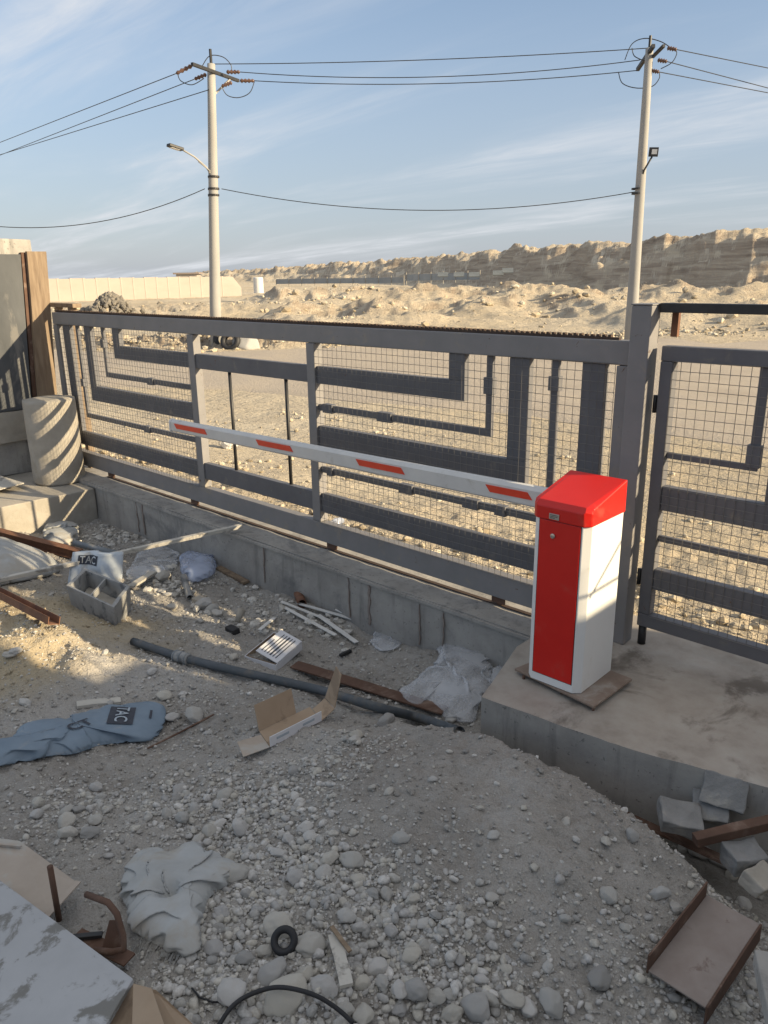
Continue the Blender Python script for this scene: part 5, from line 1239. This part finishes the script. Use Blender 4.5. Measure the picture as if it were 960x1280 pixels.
def cardbox2():
    C = empty('cardboard_carton', at(360, 915), 'opened cardboard carton with flaps spread and a white printed side', 'carton')
    def g(px, py, dz): return up(at(px, py), dz)
    bl, br = g(338, 936, .01), g(402, 903, .01)
    tl, tr = up(bl, .055)+Vector((0, .0, 0)), up(br, .055)
    back = Vector((-.12, .10, 0)); back = (g(345, 905, 0)-g(365, 925, 0)); back.z = 0; back = back.normalized()*.15
    bm = B(); sheet(bm, [bl, br, tr, tl], .004); obj('white_side', bm, 'cardwhite', C)
    bm = B(); sheet(bm, [up(bl, -.004)+back*.03, up(br, -.004)+back*.03, br+back, bl+back], .004); obj('bottom', bm, 'card', C)
    e0, e1 = bl+back*1.03, bl+(br-bl)*.72+back*1.03
    bm = B(); sheet(bm, [e0, e1, e1+back*.35+Vector((0, 0, .12)), e0+back*.35+Vector((0, 0, .12))], .004); obj('back_flap', bm, 'card', C)
    lf = (bl-br).normalized()
    bm = B(); sheet(bm, [bl+lf*.004, bl+back*.8+lf*.004, bl+back*.75+lf*.15+Vector((0, 0, .03)), bl+lf*.16+Vector((0, 0, .02))], .004); obj('end_flap', bm, 'cardpale', C)
    bm = B(); a0, a1 = br-lf*.004, br+back*.8-lf*.004; m_ = -lf*.09+Vector((0, 0, .03))
    sheet(bm, [a0, a1, a1+m_, a0+m_], .004); obj('end_flap', bm, 'card', C)
    b0, b1 = a0+m_-lf*.003, a1+m_-lf*.003; m2 = -lf*.06+Vector((0, 0, .19))
    bm = B(); sheet(bm, [b0+Vector((0, 0, .004)), b1+Vector((0, 0, .004)), b1*.35+b0*.65+(b1-b0)*.25+m2, b0+(b1-b0)*.0+m2*.93], .004); obj('raised_flap', bm, 'card', C)
    n = (br-bl).cross(Vector((0, 0, 1))).normalized(); n = n if n.dot(CAM-bl) > 0 else -n
    for k in range(2):
        bm = B(); bar(bm, bl+(br-bl)*(.12+.5*k)+Vector((0, 0, .032))+n*.0032, bl+(br-bl)*(.35+.5*k)+Vector((0, 0, .032))+n*.0032, .012, .001, n)
        obj('printed_line', bm, 'printpale', C)
cardbox2()
# bottom-left: spattered board, cardboard under it, bolt clamp
zb = gi(*P2(60, 1200))+.0
def gz(px, py, z): return atz(px, py, z)
BD = .10
pz_ = [gz(-60, 1090, BD-.03), gz(0, 1102, BD-.02), gz(167, 1226, BD), gz(130, 1290, BD), gz(60, 1400, BD), gz(-120, 1400, BD)]
bm = B(); sheet(bm, pz_, .018); tag(obj('wooden_board', bm, 'board', bevel=.003, loc=pz_[2]), 'pale board spattered with grey mortar in the lower left corner', 'board')
z3 = .045
bm = B(); sheet(bm, [gz(-60, 1040, z3), gz(25, 1052, z3), gz(98, 1105, z3-.02), gz(62, 1142, z3), gz(0, 1140, z3), gz(-60, 1140, z3)], .005); CS = tag(obj('cardboard_sheet', bm, 'cardpale', loc=gz(20, 1090, z3)), 'dusty cardboard sheet sticking out above the spattered board', 'cardboard')
bm = B(); a_, b_ = gz(98, 1102, z3-.008), gz(58, 1146, z3+.002); bar(bm, a_, b_, .02, .006); obj('folded_edge', bm, 'cardpale', CS)
bm = B(); bar(bm, gz(-60, 1050, z3+.007), gz(26, 1058, z3+.007), .008, .008); obj('crease', bm, 'cardpale', CS)
z3 = .03
bm = B(); N = 10; g = [[None]*7 for _ in range(N+1)]
A4 = [gz(165, 1232, z3+.05), gz(195, 1238, z3+.05), gz(245, 1284, z3), gz(250, 1330, z3), gz(120, 1330, z3), gz(135, 1275, z3+.03)]
sheet(bm, A4[:2]+A4[2:], .005); tag(obj('cardboard_sheet', bm, 'card', loc=A4[0]), 'tan cardboard piece folded beside the board at the bottom edge', 'cardboard')
bm = B(); sheet(bm, [gz(167, 1230, .11), gz(190, 1236, .12), gz(212, 1300, .10), gz(165, 1300, .09)], .005); o = obj('upper_fold', bm, 'card', bpy.data.objects['cardboard_sheet.001'])
CLP = empty('rusty_clamp', gz(125, 1160, 0), 'rusty bent steel rod clamp with an upright bolt beside the board', 'clamp')
a_ = gz(74, 1150, .02); bm = B(); tp = gz(75, 1076, .20); tp = Vector((a_.x, a_.y, atz(75, 1076, 0).z)); 
dd_ = (a_-CAM).dot(FW); tp = up(a_, 78/F*dd_*1.05); tube(bm, [a_, tp], .0095, 12); obj('upright_bolt', bm, 'rust', CLP, True)
bm = B(); tube(bm, [gz(108, 1118, .12), gz(135, 1128, .14), gz(146, 1142, .13), gz(154, 1170, .08), gz(155, 1186, .05), gz(140, 1190, .04), gz(118, 1188, .035)], .010, 12); obj('bent_rod', bm, 'rust', CLP, True)
bm = B(); bar(bm, gz(95, 1168, .015), gz(162, 1200, .015), .05, .008); obj('foot_plate', bm, 'rust', CLP, bevel=.002)
bm = B(); bar(bm, gz(88, 1172, .03), gz(128, 1168, .03), .018, .012); obj('cross_plate', bm, 'darkmetal', CLP, bevel=.002)
bm = B(); sheet(bm, [gz(128, 1185, .02), gz(137, 1150, .09), gz(146, 1150, .09), gz(156, 1190, .02)], .008); obj('gusset', bm, 'rust', CLP, bevel=.002)
# flat plate lying on the plinth
bm = B(); sheet(bm, [gz(-40, 600, -.02), gz(0, 595, -.02), gz(30, 604, -.035), gz(0, 612, -.045), gz(-40, 616, -.045)], .01); tag(obj('sheet_offcut', bm, 'batten', loc=gz(0, 604, -.03)), 'flat sheet offcut lying on the plinth at the left edge', 'offcut')
# litter beyond the gate: pale blocks and paper
for k, (px, py, D, s, m_, lb) in enumerate(((420, 655, .9, .07, 'plasticblue', 'bluish paper scrap lying in the rubble just past the gate'), (168, 560, None, .1, 'plaster', 'white broken lump on the sand seen through the left mesh panel'), (285, 555, None, .14, 'plaster', 'white lump on the sand seen under the boom tip'))):
    p = atz(px, py, -.30 if k else -.12); bm = B(); bmesh.ops.create_icosphere(bm, subdivisions=3, radius=s)
    for v in bm.verts: v.co.z *= .55; v.co += noise.noise_vector(v.co*12)*s*.4
    bmesh.ops.translate(bm, verts=bm.verts, vec=up(p, .02)); tag(obj('debris_lump', bm, m_, loc=p), lb, 'debris')
